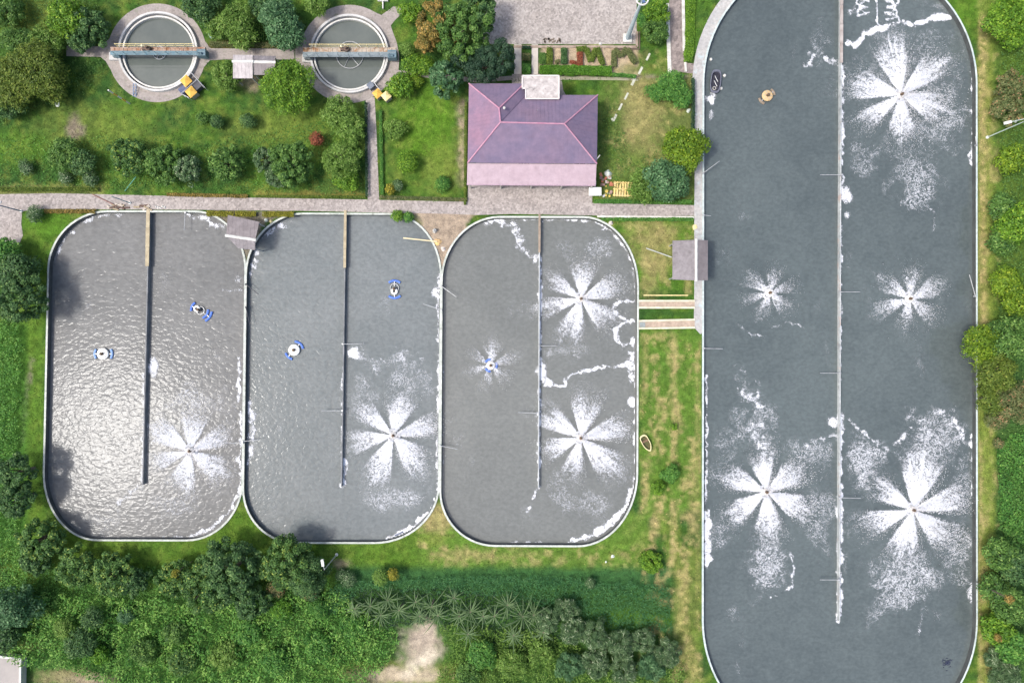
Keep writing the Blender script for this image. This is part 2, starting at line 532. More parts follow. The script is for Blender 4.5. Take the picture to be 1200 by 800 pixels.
    ell(492, 757, 26, 22, (0.33, 0.28, 0.24), 1.0, 0.55, 20); ell(500, 738, 12, 12, (0.36, 0.305, 0.265), 0.9, 0.4); ell(478, 790, 40, 9, (0.42, 0.35, 0.28), 0.85)
    ell(502, 768, 13, 8, SAND * 0.85, 0.8, 0.6, -20); ell(484, 782, 14, 7, SAND * 0.85, 0.75, 0.6, -40)
    ell(75, 793, 35, 9, (0.24, 0.21, 0.12), 0.8); ell(110, 796, 26, 7, SOIL, 0.7); ell(20, 758, 30, 6, DULL, 0.7)
    # corners of bare earth by the ponds
    k = inside([(470, 248), (560, 248), (545, 268), (518, 318), (500, 285)], x, y).astype(float); mixin(np.array((0.31, 0.25, 0.205)), k)
    ell(485, 262, 10, 8, DULL, 0.8)
    k = inside([(240, 246), (345, 246), (310, 262), (288, 310), (262, 268)], x, y).astype(float); mixin(np.array((0.17, 0.15, 0.13)), k * 0.9)
    # right bank
    rect(1146, -60, 1166, 900, YEL * 1.05, 0.85, 3); strip([(1151, -60), (1152, 380)], 5, STRAW * 1.05, 0.8, 0.5); strip([(1149, 520), (1150, 900)], 3, STRAW, 0.6)
    ell(1130, 10, 40, 20, BRIGHT, 0.6); rect(1166, -60, 1240, 380, (0.08, 0.14, 0.025), 0.7); rect(1168, 380, 1240, 900, (0.045, 0.105, 0.03), 0.9)
    def mott(x0, y0, x1, y1, s, col=STRAW):
        m = sstep(0.50, 0.68, fbm(x / 7, y / 11, 83) * 0.7 + n3 * 0.3)
        k = sstep(-3, 3, x - x0) * sstep(-3, 3, x1 - x) * sstep(-3, 3, y - y0) * sstep(-3, 3, y1 - y)
        mixin(col, s * m * k)
    mott(750, 388, 823, 810, 0.75); mott(704, 254, 813, 346, 0.6); mott(710, 60, 812, 205, 0.5); mott(495, 640, 770, 662, 0.6); mott(490, 590, 530, 650, 0.8)
    mott(0, 90, 425, 228, 0.30, YEL * 1.25); mott(446, 110, 548, 235, 0.35, YEL * 1.2); mott(1146, 0, 1172, 800, 0.6); mott(60, 615, 490, 660, 0.35, YEL)
    c *= (0.62 + 0.76 * n3)[:, None]
    out = np.maximum(np.maximum(-30 - x, x - 1230), np.maximum(-30 - y, y - 830))      # beyond the plot: plain meadow
    mix = sstep(0, 60, out)[:, None]
    meadow = LAWN[None, :] * (0.75 + 0.6 * fbm(x / 90, y / 90, 15))[:, None] + YEL[None, :] * (0.4 * sstep(0.5, 0.7, fbm(x / 60, y / 60, 16)))[:, None]
    c = c * (1 - mix) + meadow * mix * np.where(out > 2000, 0, 1)[:, None] + LAWN[None, :] * mix * np.where(out > 2000, 1.1, 0)[:, None]
    return np.clip(c, 0.005, 0.9)

# ------------------------------------------------------------ ground sheet with the basins cut out
def make_ground():
    gx = np.arange(-40, 1241, 4.2); gy = np.arange(-40, 841, 4.2)
    X, Y = np.meshgrid(gx, gy)
    jx = X + RNG.uniform(-1.2, 1.2, X.shape); jy = Y + RNG.uniform(-1.2, 1.2, Y.shape)
    pts = np.stack([jx.ravel(), jy.ravel()], 1)
    keep = np.ones(len(pts), bool)
    for h in HOLES:
        keep &= ~inside(h, pts[:, 0], pts[:, 1])
        keep &= seg_dist(list(h) + [h[0]], pts[:, 0], pts[:, 1]) > 1.4
    pts = pts[keep]
    cx_, cy_ = np.meshgrid(np.arange(-1200, 2401, 30.0), np.arange(-1200, 2001, 30.0))
    co_ = np.stack([cx_.ravel(), cy_.ravel()], 1) + RNG.uniform(-8, 8, (cx_.size, 2))
    co_ = co_[(co_[:, 0] < -46) | (co_[:, 0] > 1246) | (co_[:, 1] < -46) | (co_[:, 1] > 846)]
    for h in HOLES: co_ = co_[~inside(h, co_[:, 0], co_[:, 1])]
    pts = np.concatenate([pts, co_])
    extra, edges = [], []
    for h in HOLES:
        b = len(extra)
        extra += list(h)
        edges += [(b + i, b + (i + 1) % len(h)) for i in range(len(h))]
    nb = len(extra)
    far = [(600 + r * math.cos(a), 400 + r * math.sin(a)) for r in (2600, 4200, 9000, 20000) for a in np.linspace(0, 2 * math.pi, 25)[:-1]]
    allp = [Vector(p) for p in extra] + [Vector(p) for p in far] + [Vector(p) for p in pts]
    vs, es, fs, *_ = geometry.delaunay_2d_cdt(allp, edges, [], 0, 1e-5)
    V = np.array([(v.x, v.y) for v in vs]); F = np.array([f for f in fs if len(f) == 3])
    cen = V[F].mean(1)
    k = np.ones(len(F), bool)
    for h in HOLES:
        k &= ~inside(h, cen[:, 0], cen[:, 1])
    F = F[k]
    xyz = np.stack([(V[:, 0] - 600) * S, (400 - V[:, 1]) * S, np.zeros(len(V))], 1)
    # make all triangles face up
    a, b, c = xyz[F[:, 0]], xyz[F[:, 1]], xyz[F[:, 2]]
    flip = ((b - a)[:, 0] * (c - a)[:, 1] - (b - a)[:, 1] * (c - a)[:, 0]) < 0
    F[flip] = F[flip][:, ::-1]
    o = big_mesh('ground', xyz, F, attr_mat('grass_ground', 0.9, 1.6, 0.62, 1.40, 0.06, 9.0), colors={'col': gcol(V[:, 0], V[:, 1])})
    tag(o, 'grass, straw and bare earth between the ponds', kind='structure')
make_ground()
FOAMM = foam_mat()

# ------------------------------------------------------------ paving, paths, kerbs
cobble = stained('cobble_paving', (0.38, 0.352, 0.335), (0.33, 0.302, 0.285), (0.22, 0.195, 0.18), 0.35, 5.0, cell=4.2)
apron_m = stained('old_concrete', (0.36, 0.325, 0.30), (0.28, 0.25, 0.235), (0.16, 0.14, 0.12), 0.6, 3.5, lichen=(0.22, 0.22, 0.17))
yard_m = stained('yard_concrete', (0.40, 0.375, 0.355), (0.33, 0.305, 0.285), (0.20, 0.18, 0.165), 0.3, 4.0, cell=4.5)
brown_path = stained('brown_paving', (0.30, 0.26, 0.245), (0.23, 0.20, 0.185), (0.13, 0.11, 0.1), 0.8, 4.0, cell=3.0)
walk_m = stained('poolside_concrete', (0.46, 0.45, 0.43), (0.36, 0.36, 0.36), (0.25, 0.24, 0.23), 0.5, 3.0, lichen=(0.42, 0.50, 0.52))
white_m = mat('white_paint', (0.68, 0.68, 0.65), (0.52, 0.515, 0.48), 1.5, 0.6)
kerb_m = mat('kerb_white', (0.68, 0.68, 0.64), (0.42, 0.42, 0.37), 1.2, 0.7)
rim_m = stained('rim_concrete', (0.58, 0.61, 0.57), (0.40, 0.44, 0.39), (0.20, 0.22, 0.17), 0.8, 3.0, lichen=(0.50, 0.56, 0.55))
rimD_m = stained('rim_concrete_pale', (0.56, 0.64, 0.63), (0.40, 0.47, 0.46), (0.24, 0.27, 0.24), 0.6, 2.6, lichen=(0.36, 0.48, 0.50))
wallin_m = mat('wet_concrete', (0.10, 0.11, 0.11), (0.06, 0.065, 0.065), 1.0, 0.5)

def slab(name, pts, z, th, m, label=None, parent=None):
    p = [tuple(W(x, y, 0))[:2] for x, y in pts]
    o = MB().prism(p, z - th, z).build(name, m, parent)
    return tag(o, label, kind='structure') if parent is None else o

slab('main_path', [(-60, 229), (60, 226.5), (130, 228), (250, 231), (431, 234), (548, 236.5), (548.5, 214), (694, 214), (694, 238), (814, 240.5), (814, 253), (745, 253.5), (600, 250.8), (560, 252), (517, 250.5),
                   (460, 249.5), (345, 247), (240, 246), (100, 245.5), (40, 245), (26, 248), (-60, 246)], 0.030, 0.2, cobble)
slab('gravel_corner', [(-60, 246), (26, 248), (25, 262), (27, 276), (22, 287), (8, 284), (-60, 280)], 0.022, 0.2, cobble)
slab('side_path', [(428.5, 115), (439, 114), (441, 150), (444.5, 236), (431, 236), (429, 150)], 0.024, 0.2, cobble)
slab('footpath', [(462, 83), (480, 82.5), (512, 86.5), (560, 92), (600, 89), (612, 89), (612, 93), (560, 97), (505, 92), (480, 88), (462, 89)], 0.020, 0.2, apron_m)
slab('footpath_east', [(655, 89.5), (740, 91), (748, 93), (748, 95), (738, 94.5), (657, 93.5)], 0.020, 0.2, mat('thin_path', (0.33, 0.32, 0.24), (0.22, 0.22, 0.14), 2))
slab('porch_paving', [(600, 87), (657, 87), (660, 106), (664, 113), (610, 113), (600, 100)], 0.018, 0.2, apron_m)
slab('yard', [(566, -50), (746, -50), (746, 52), (566, 52)], 0.035, 0.2, yard_m)
slab('east_path', [(783.5, -50), (801.5, -50), (802, 60), (805, 74), (815, 75), (815, 86), (806, 86), (801, 85), (785.5, 85)], 0.030, 0.2, brown_path)
# walkway that follows the west rim of the long basin
wp = [(q[0], q[1]) for q in PD if q[0] < 915 and q[1] < 105]
wp.sort(key=lambda q: q[1])
outer = []
for x, y in wp:
    d = Vector((x - 974.5, y - 98)).normalized()
    outer.append((x + d.x * 13, y + d.y * 13))
slab('basin_walkway', [(q[0] - 1.2, q[1]) for q in wp] + [(823.6, 388), (821, 392), (813, 383), (813.5, 340), (813.5, 250), (814, 200), (814, 120)] + outer[::-1][:], 0.040, 0.25, walk_m)
wpb = MB()
def kerb(name, pts, wd, z0, z1, m, label=None):
    b = MB()
    for (x0, y0), (x1, y1) in zip(pts[:-1], pts[1:]):
        a, c = W(x0, y0, z1), W(x1, y1, z1)
        d = (c - a); L = d.length; d.normalize(); n = Vector((-d.y, d.x, 0)) * wd / 2
        b.prism([(a + n)[:2], (c + n)[:2], (c - n)[:2], (a - n)[:2]], z0, z1)
    o = b.build(name, m)
    return tag(o, label, kind='structure')
kerb('kerb', [(782, 4), (783, 30), (784, 60), (785, 86)], 0.42, 0, 0.14, kerb_m)
kerb('kerb', [(800, -50), (801, 20), (802, 60)], 0.34, 0, 0.14, kerb_m)
kerb('kerb', [(803, 73), (804, 84)], 0.25, 0, 0.14, kerb_m)
kerb('kerb', [(700, 253.6), (813, 254.6)], 0.22, 0, 0.12, kerb_m)
kerb('kerb', [(602, 54.5), (746.5, 55), (746.5, 37)], 0.28, 0, 0.12, mat('brick_kerb', (0.40, 0.33, 0.27), (0.25, 0.19, 0.15), 2))
kerb('kerb', [(749.5, 37), (749.5, 57.5), (722, 57.5)], 0.12, 0, 0.10, mat('brick_kerb_dark', (0.15, 0.11, 0.09)))

# ------------------------------------------------------------ round settling tanks (clarifiers)
GREYBLUE = mat('grey_blue_paint', (0.26, 0.31, 0.33), (0.16, 0.20, 0.22), 2.0, 0.5)
BLUE = mat('blue_green_paint', (0.12, 0.23, 0.29), (0.19, 0.26, 0.28), 2.2, 0.5)
RUST = mat('rusty_deck', (0.40, 0.30, 0.24), (0.27, 0.14, 0.08), 1.4, 0.85, lo=0.4, hi=0.62)
YELLOW = mat('yellow_paint', (0.72, 0.44, 0.09), (0.60, 0.36, 0.07), 2.0, 0.6)
CREAMY = mat('cream_paint', (0.80, 0.68, 0.34), (0.68, 0.57, 0.27), 1.2, 0.6)
STEEL = mat('galvanised_steel', (0.50, 0.52, 0.53), (0.34, 0.35, 0.36), 3, 0.45, 0.3)
DARK = mat('dark_metal', (0.05, 0.055, 0.07), (0.09, 0.09, 0.1), 3, 0.5)
ringm = mat('white_ring', (0.60, 0.60, 0.59), (0.40, 0.40, 0.385), 0.8, 0.65)
clar_water = water_mat('tank_water', (0.10, 0.118, 0.11), (0.122, 0.138, 0.126), 2.0, 0.003, 0.06, 0.15)
def polyflat(name, pts, z, m):
    me = bpy.data.meshes.new(name)
    p = [tuple(W(x, y, z)) for x, y in pts]
    a = sum(p[i][0] * p[(i + 1) % len(p)][1] - p[(i + 1) % len(p)][0] * p[i][1] for i in range(len(p)))
    if a < 0: p = p[::-1]
    me.from_pydata(p, [], [tuple(range(len(p)))])
    return tag(link(name, me, m), kind='structure')

def ring_slab(name, pts, hole, z, m):
    n, k = len(pts), len(hole)
    vs, es, fs, *_ = geometry.delaunay_2d_cdt([Vector(p) for p in pts] + [Vector(p) for p in hole], [(i, (i + 1) % n) for i in range(n)] + [(n + i, n + (i + 1) % k) for i in range(k)], [], 0, 1e-5)
    V = np.array([(v.x, v.y) for v in vs]); F = np.array([f for f in fs if len(f) == 3])
    cen = V[F].mean(1)
    F = F[inside(pts, cen[:, 0], cen[:, 1]) & ~inside(hole, cen[:, 0], cen[:, 1])]
    b = MB().add([tuple(W(x, y, 0).xy) + (z,) for x, y in V], [tuple(f[::-1]) for f in F])
    p = [tuple(W(x, y, 0).xy) for x, y in pts]
    b.add([(x, y, z) for x, y in p] + [(x, y, -0.1) for x, y in p], [(i, (i + 1) % n, n + (i + 1) % n, n + i) for i in range(n)])
    o = b.build(name, m)
    me = o.data; bm = bmesh.new(); bm.from_mesh(me)
    bmesh.ops.remove_doubles(bm, verts=bm.verts, dist=1e-4)
    for f in bm.faces:
        if abs(f.normal.z) > 0.9 and f.normal.z < 0: f.normal_flip()
    bm.to_mesh(me); bm.free()
    return tag(o, kind='structure')

def clarifier(T, apron, label, blab, feed, deck_m, girder_m, brx, bry, inner, drop, motor):
    c = W(T[0], T[1], 0.0)
    ring_slab('tank_apron', apron, circ(T, T[2] - 1.0, 60), 0.026, apron_m)
    t = thing('settling_tank', label, 'settling tank', c, group='round settling tanks')
    r = T[2] * S
    MB().lathe([(r - 0.24, -1.6), (r - 0.24, 0.45), (r, 0.45), (r + 0.02, -0.2), (r - 0.24, -1.6)], n=72).build('outer_wall', ringm, t)
    ri = inner * S
    MB().lathe([(ri - 0.16, -1.6), (ri - 0.16, 0.22), (ri + 0.02, 0.22), (ri + 0.02, -1.6), (ri - 0.16, -1.6)], n=72).build('weir_ring', white_m, t)
    MB().lathe([(ri, -0.75), (r - 0.2, -0.75), (r - 0.2, -0.8), (ri, -0.8)], n=72).build('channel_floor', wallin_m, t)
    k = MB().torus((0, 0, -0.02), feed, 0.05, 40, 6)
    for a in (50, 118, 180, 245, 310):
        k.tube((0, 0, -0.05), (feed * math.cos(R(a)), feed * math.sin(R(a)), -0.05), 0.035)
    k.lathe([(0.0, 0.1), (0.32, 0.1), (0.32, -0.6), (0, -0.6)], n=20)
    k.build('feed_well', STEEL, t)
    tag(link('tank_water', (lambda me: (me.from_pydata([(ri * 0.98 * math.cos(a), ri * 0.98 * math.sin(a), 0) for a in np.linspace(0, 2 * math.pi, 73)[:-1]], [], [tuple(range(72))]), me)[1])(bpy.data.meshes.new('tank_water')), clar_water, None, (c.x, c.y, -0.12)), kind='structure')
    # bridge across the tank, resting on the rim
    z0, z1 = 1.0, 1.35
    x0, x1 = W(brx[0], 0, z1).x, W(brx[1], 0, z1).x
    yt, ym, yb = (W(0, q, z1).y for q in bry)
    b = thing('scraper_bridge', blab, 'bridge', ((x0 + x1) / 2, (yt + yb) / 2, 0.45), group='bridges across the round tanks')
    ox, oy, oz = b.location
    X = lambda q: q - ox
    dk = MB()
    n = 22
    for i in range(n):
        a = x0 + (x1 - x0) * i / n
        dk.box(X(a) + 0.02, X(a + (x1 - x0) / n) - 0.02, ym - oy + 0.02, yt - oy - 0.12, z1 - oz - 0.06, z1 - oz + (0.0 if i % 2 else 0.012))
    dk.build('deck', deck_m, b)
    MB().box(X(x0), X(x1), ym - oy - 0.0, ym - oy - 0.10, z0 - oz, z1 - oz + 0.12).box(X(x0), X(x1), yb - oy, ym - oy - 0.1, z1 - oz - 0.02, z1 - oz + 0.05).build('girder', girder_m, b)
    MB().box(X(x0), X(x1), yt - oy - 0.12, yt - oy, z0 - oz, z1 - oz + 0.06).build('girder', deck_m, b)
    rl = MB()
    for yy, hh in ((yt - oy - 0.05, 1.0),):
        rl.tube((X(x0 + 1.0), yy, z1 - oz + hh), (X(x1 - 1.0), yy, z1 - oz + hh), 0.035)
        rl.tube((X(x0 + 1.0), yy, z1 - oz + hh / 2), (X(x1 - 1.0), yy, z1 - oz + hh / 2), 0.025)
        for i in range(9):
            xx = X(x0 + 1.0 + (x1 - x0 - 2.0) * i / 8)
            rl.tube((xx, yy, z1 - oz), (xx, yy, z1 - oz + hh), 0.028)
    rl.build('handrail', CREAMY, b)
    rl = MB()
    yy = yb - oy + 0.06
    rl.tube((X(x0 + 0.6), yy, z1 - oz + 0.9), (X(x1 - 0.6), yy, z1 - oz + 0.9), 0.035)
    for i in range(9):
        xx = X(x0 + 0.6 + (x1 - x0 - 1.2) * i / 8)
        rl.tube((xx, yy, z1 - oz), (xx, yy, z1 - oz + 0.9), 0.028)
    rl.build('handrail', girder_m, b)
    # centre drive
    m = MB().lathe([(0.0, 0.75), (0.12, 0.75), (0.16, 0.45), (0.30, 0.42), (0.34, 0.0), (0, 0)], (X(c.x + motor), (yt + ym) / 2 - oy), 16)
    m.v = [(x, y, z + z1 - oz) for x, y, z in m.v]
    m.box(X(c.x + motor) - 0.7, X(c.x + motor) + 0.1, (yt + ym) / 2 - oy - 0.16, (yt + ym) / 2 - oy + 0.16, z1 - oz, z1 - oz + 0.3)
    m.build('drive_motor', mat('drive_grey', (0.15, 0.10, 0.08), (0.09, 0.07, 0.06)), b)
    MB().lathe([(0, 0.14), (0.12, 0.10), (0.14, 0), (0, 0)], (0, 0), 12).build('lamp_cap', mat('lamp_cream', (0.8, 0.74, 0.5)), b, (X(c.x + motor - 0.55), (yt + ym) / 2 - oy + 0.2, z1 - oz + 0.5))
    # end carriages on the rim
    e = MB().box(X(x1) - 0.95, X(x1) + 0.05, yb - oy - 0.1, ym - oy + 0.25, z0 - oz - 0.5, z1 - oz + 0.1)
    e.lathe([(0, 0.35), (0.18, 0.3), (0.2, 0), (0, 0)], (X(x1) - 0.25, (yb + ym) / 2 - oy), 12)
    e.tube((X(x1) - 0.8, yb - oy + 0.1, z1 - oz + 0.2), (X(x1) - 0.3, yb - oy + 0.1, z1 - oz + 0.2), 0.13)
    e.build('end_carriage', mat('carriage_paint', (0.09, 0.14, 0.17), (0.16, 0.24, 0.28), 4), b)
    MB().box(X(x0), X(x0) + 0.75, yb - oy - 0.02, yt - oy - 0.1, z0 - oz - 0.5, z0 - oz).build('end_carriage', girder_m, b)
    k = slab('bearing_block', [(brx[0] + 0, bry[2] - 2), (brx[0] + 11, bry[2] - 2), (brx[0] + 11, bry[2] + 7), (brx[0], bry[2] + 7)], 0.32, 0.5, ringm)
    return t
cp = lambda cx, cy, r, n=40, a0=0, a1=360: [(cx + r * math.cos(R(a)), cy + r * math.sin(R(a))) for a in np.linspace(a0, a1, n)]
clarifier(T1, [(78, 54), (118, 54.5), (128, 46)] + cp(184, 62.5, 58, 34, 198, 346) + [(247, 57), (345, 57), (345, 70), (262, 70), (246, 71), (240, 78)] + cp(184, 62.5, 57.5, 28, 16, 160) + [(124, 72), (118, 67), (78, 66)],
          'round grey settling tank west of the other, with a small ring in its middle', 'rusty walkway bridge with blue girder over the left round tank', 0.75, RUST, BLUE, (129.5, 240.5), (55.6, 60.5, 64.6), 42.3, 0.5, -0.5)
clarifier(T2, [(346, 58), (352, 45)] + cp(409, 64, 58, 20, 205, 302) + [(447, 18), (461, 8), (471, 9), (472, 15), (463, 24), (458, 30), (459, 34), (465, 50), (468, 66), (467, 84), (471, 92), (460, 103)] + cp(409, 64, 57, 24, 42, 150) + [(352, 78), (346, 70)],
          'round grey settling tank nearer the dark trees, with a wide ring in its water', 'rust streaked walkway bridge with grey girder over the right round tank', 1.57, mat('rusty_deck_pale', (0.44, 0.38, 0.31), (0.30, 0.17, 0.09), 1.8, 0.85, lo=0.45, hi=0.6), GREYBLUE, (355, 464), (56.0, 61.5, 67.0), 42.0, 0.5, 0.0)

# ------------------------------------------------------------ aeration basins
def offset_loop(pts, d):
    n = len(pts)
    out = []
    for i in range(n):
        a, b = Vector(pts[i - 1]), Vector(pts[(i + 1) % n])
        t = (b - a).normalized()
        out.append((pts[i][0] - t.y * d, pts[i][1] + t.x * d))
    return out

def dedupe(p):
    o = [p[0]]
    for q in p[1:]:
        if (Vector(q) - Vector(o[-1])).length > 0.02: o.append(q)
    return o

WZ = -0.50
def basin(pts, top, rim, label, wid, divider, dz, wmat, dmat, dw=0.13):
    p = dedupe([tuple(W(x, y, top))[:2] for x, y in pts])
    a = sum(p[i][0] * p[(i + 1) % len(p)][1] - p[(i + 1) % len(p)][0] * p[i][1] for i in range(len(p)))
    if a < 0: p = p[::-1]
    cx = sum(q[0] for q in p) / len(p); cy = sum(q[1] for q in p) / len(p)
    t = thing('aeration_basin', label, 'basin', (cx, cy, 0), group='aeration basins')
    p = [(x - cx, y - cy) for x, y in p]
    i_, o_ = offset_loop(p, wid / 2), offset_loop(p, -wid / 2)
    b = MB(); n = len(p)
    vs = [(x, y, -0.3) for x, y in o_] + [(x, y, top) for x, y in o_] + [(x, y, top) for x, y in i_]
    b.add(vs, [(k + i, k + (i + 1) % n, k + n + (i + 1) % n, k + n + i) for k in (0, n) for i in range(n)])
    b.build('rim', rim, t)
    b = MB()
    j_ = offset_loop(p, wid / 2 - 0.004)
    vs = [(x, y, top - 0.006) for x, y in j_] + [(x, y, -2.2) for x, y in j_]
    b.add(vs, [(i, (i + 1) % n, n + (i + 1) % n, n + i) for i in range(n)])
    b.build('inner_wall', wallin_m, t)
    b = MB()
    for (x0, y0), (x1, y1) in zip(divider[:-1], divider[1:]):
        A, B = W(x0, y0, dz), W(x1, y1, dz)
        d = (B - A).normalized(); nn = Vector((-d.y, d.x, 0)) * dw / 2
        b.prism([((q + s * nn).x - cx, (q + s * nn).y - cy) for q, s in ((A, 1), (B, 1), (B, -1), (A, -1))], -2.2, dz)
    b.build('divider_wall', dmat, t)
    me = bpy.data.meshes.new('pond_water')
    me.from_pydata([(x + cx, y + cy, WZ) for x, y in p], [], [tuple(range(n))])
    tag(link('pond_water', me, wmat), kind='structure')
    return t, (cx, cy)

wA = water_mat('water_rippled', (0.150, 0.156, 0.156), (0.172, 0.176, 0.174), 1.9, 0.034, 0.13, 0.08, (0.85, 1.25, 1), 0.9, det=1.5)
wA.node_tree.nodes['Principled BSDF'].inputs['Specular IOR Level'].default_value = 0.13
wA.node_tree.nodes['Principled BSDF'].inputs['Roughness'].default_value = 0.13
wB = water_mat('water_breezy', (0.136, 0.158, 0.164), (0.158, 0.176, 0.180), 2.0, 0.028, 0.14, 0.05, (1, 1.3, 1), 1.0, det=2)
wB.node_tree.nodes['Principled BSDF'].inputs['Specular IOR Level'].default_value = 0.35
wC = water_mat('water_brown', (0.138, 0.149, 0.144), (0.152, 0.162, 0.155), 2.2, 0.018, 0.10, 0.05, (1, 1.3, 1), 0.9)
wD = water_mat('water_slate', (0.078, 0.098, 0.102), (0.096, 0.118, 0.120), 2.2, 0.020, 0.10, 0.04, (1, 1.3, 1), 1.0)
divm = mat('divider_dark', (0.13, 0.14, 0.15), (0.24, 0.25, 0.26), 0.6, 0.7)
divD = mat('divider_pale', (0.50, 0.53, 0.53), (0.32, 0.34, 0.35), 0.5, 0.7)
bA, cA = basin(PA, 0.12, rim_m, 'leftmost rounded basin with rippled water shining in the sun', 0.22, [(174.6, 248), (167, 568)], 0.05, wA, divm)
bB, cB = basin(PB, 0.126, rim_m, 'middle one of the three smaller rounded basins', 0.22, [(405, 251), (400, 570)], 0.05, wB, divm)
bC, cC = basin(PC, 0.132, rim_m, 'rounded basin next to the gabled shed, with two large sprays in its east half', 0.22, [(632.3, 255), (631, 572)], 0.05, wC, divD)
bD, cD = basin(PD, 0.14, rimD_m, 'longest basin of all, on the east side with slate coloured water', 0.20, [(986.5, -40), (985, 300), (984, 728)], 0.10, wD, stained('divider_stained', (0.50, 0.53, 0.53), (0.34, 0.37, 0.38), (0.2, 0.2, 0.2), 0.4, 2.5, lichen=(0.45, 0.36, 0.32)), 0.11)
PLANK = mat('yellowed_planks', (0.46, 0.40, 0.27), (0.32, 0.27, 0.18), 1.5, 0.8)
PLANKB = mat('brown_planks', (0.24, 0.19, 0.15), (0.34, 0.28, 0.22), 1.5, 0.8)
def planks(t, c, x0, y0, x1, y1, wd, m, z=0.16, n=3):
    A, B = W(x0, y0, z), W(x1, y1, z)
    for i in range(n):
        a = A.lerp(B, i / n); b = A.lerp(B, (i + 1) / n - 0.004)
        d = (b - a).normalized(); nn = Vector((-d.y, d.x, 0)) * wd / 2 * (1 + 0.08 * (i % 2))
        MB().prism([((q + s * nn).x - c[0], (q + s * nn).y - c[1]) for q, s in ((a, 1), (b, 1), (b, -1), (a, -1))], 0.06, z + 0.008 * (i % 2)).build('walkway_plank', m, t)
planks(bA, cA, 173.5, 245.5, 172.2, 312, 0.42, PLANK)
planks(bB, cB, 404.6, 246.5, 403.8, 314, 0.30, PLANK)
planks(bC, cC, 632.3, 250.5, 632.1, 296, 0.24, PLANKB)
planks(bD, cD, 986.6, -40, 986.2, 74, 0.34, mat('brown_concrete', (0.30, 0.26, 0.24), (0.42, 0.39, 0.37), 1), n=5)

# thin arms that reach over the water from walls
def arm(x0, y0, x1, y1, label, z=0.3, z1=None, m=None, group='cable arms reaching over the basins', r=0.045):
    a, b = W(x0, y0, z), W(x1, y1, z if z1 is None else z1)
    t = thing('cable_arm', label, 'cable arm', (a.x, a.y, 0.1), group=group)
    MB().tube((0, 0, z - 0.1), b - Vector((a.x, a.y, 0.1)), r, r * 0.8).build('rod', m or STEEL, t)
    MB().box(-0.09, 0.09, -0.09, 0.09, -0.05, z - 0.04).build('bracket', m or STEEL, t)
arm(986, 205, 961, 205, 'short rod west of the long divider, beside the uppermost big spray')
arm(984, 342, 1008, 342, 'rod pointing east from the long divider, level with the two weaker sprays')
arm(984.5, 437, 961, 437, 'pale rod at the middle of the long divider with clear water around')
arm(984, 583, 1009, 583.5, 'rod over foam on the long divider between the two lowest sprays')
arm(983, 679, 961, 679, 'rod near the free end of the long divider')
arm(825, 408, 847, 408.5, 'rod reaching out of the west rim below the two channels')
arm(824.5, 252, 833, 253, 'stub of a rod on the west rim just above the gabled shed', r=0.035)
arm(824, 203, 843, 189, 'slanting rod beside the yellow green tree at the rim', z=0.3, z1=0.5)
arm(1143, 347, 1136, 322, 'slanting rod at the east rim level with the weak spray')
arm(1144.5, 170, 1143, 160, 'very short rod at the east rim by the uppermost spray')
arm(631, 484, 607, 483, 'rod pointing west from the divider next to the lower spray of the brown basin')
arm(631.5, 405, 652, 405, 'rod below the upper spray of the brown basin')
arm(401, 481, 377, 481, 'rod left of the big spray in the middle basin')
arm(401.5, 403, 424, 402.5, 'rod over the round foam patch in the middle basin')
arm(515.5, 522, 536, 526, 'rod on the shared wall reaching into the brown water, lower one')
arm(517, 335, 535, 348, 'rod slanting into the brown water, upper one on the shared wall')
arm(517, 363, 496, 356, 'rod slanting out over the middle basin above the big spray')
arm(284, 517, 304, 515, 'rod over the foam between the left basins, east end')
arm(284, 519, 268, 519, 'rod over the foam between the left basins, west end')
arm(217, 249, 216, 270, 'rod standing over water at the top rim of the leftmost basin', z=0.3)
arm(288, 333, 303, 345, 'dark rod slanting from the wall between the left basins, upper', m=DARK)
arm(288, 360, 293, 381, 'dark rod slanting from the wall between the left basins, lower', m=DARK)

# ------------------------------------------------------------ sprays and foam
GAPS = [117, 48, -8, -72, -137, 173]
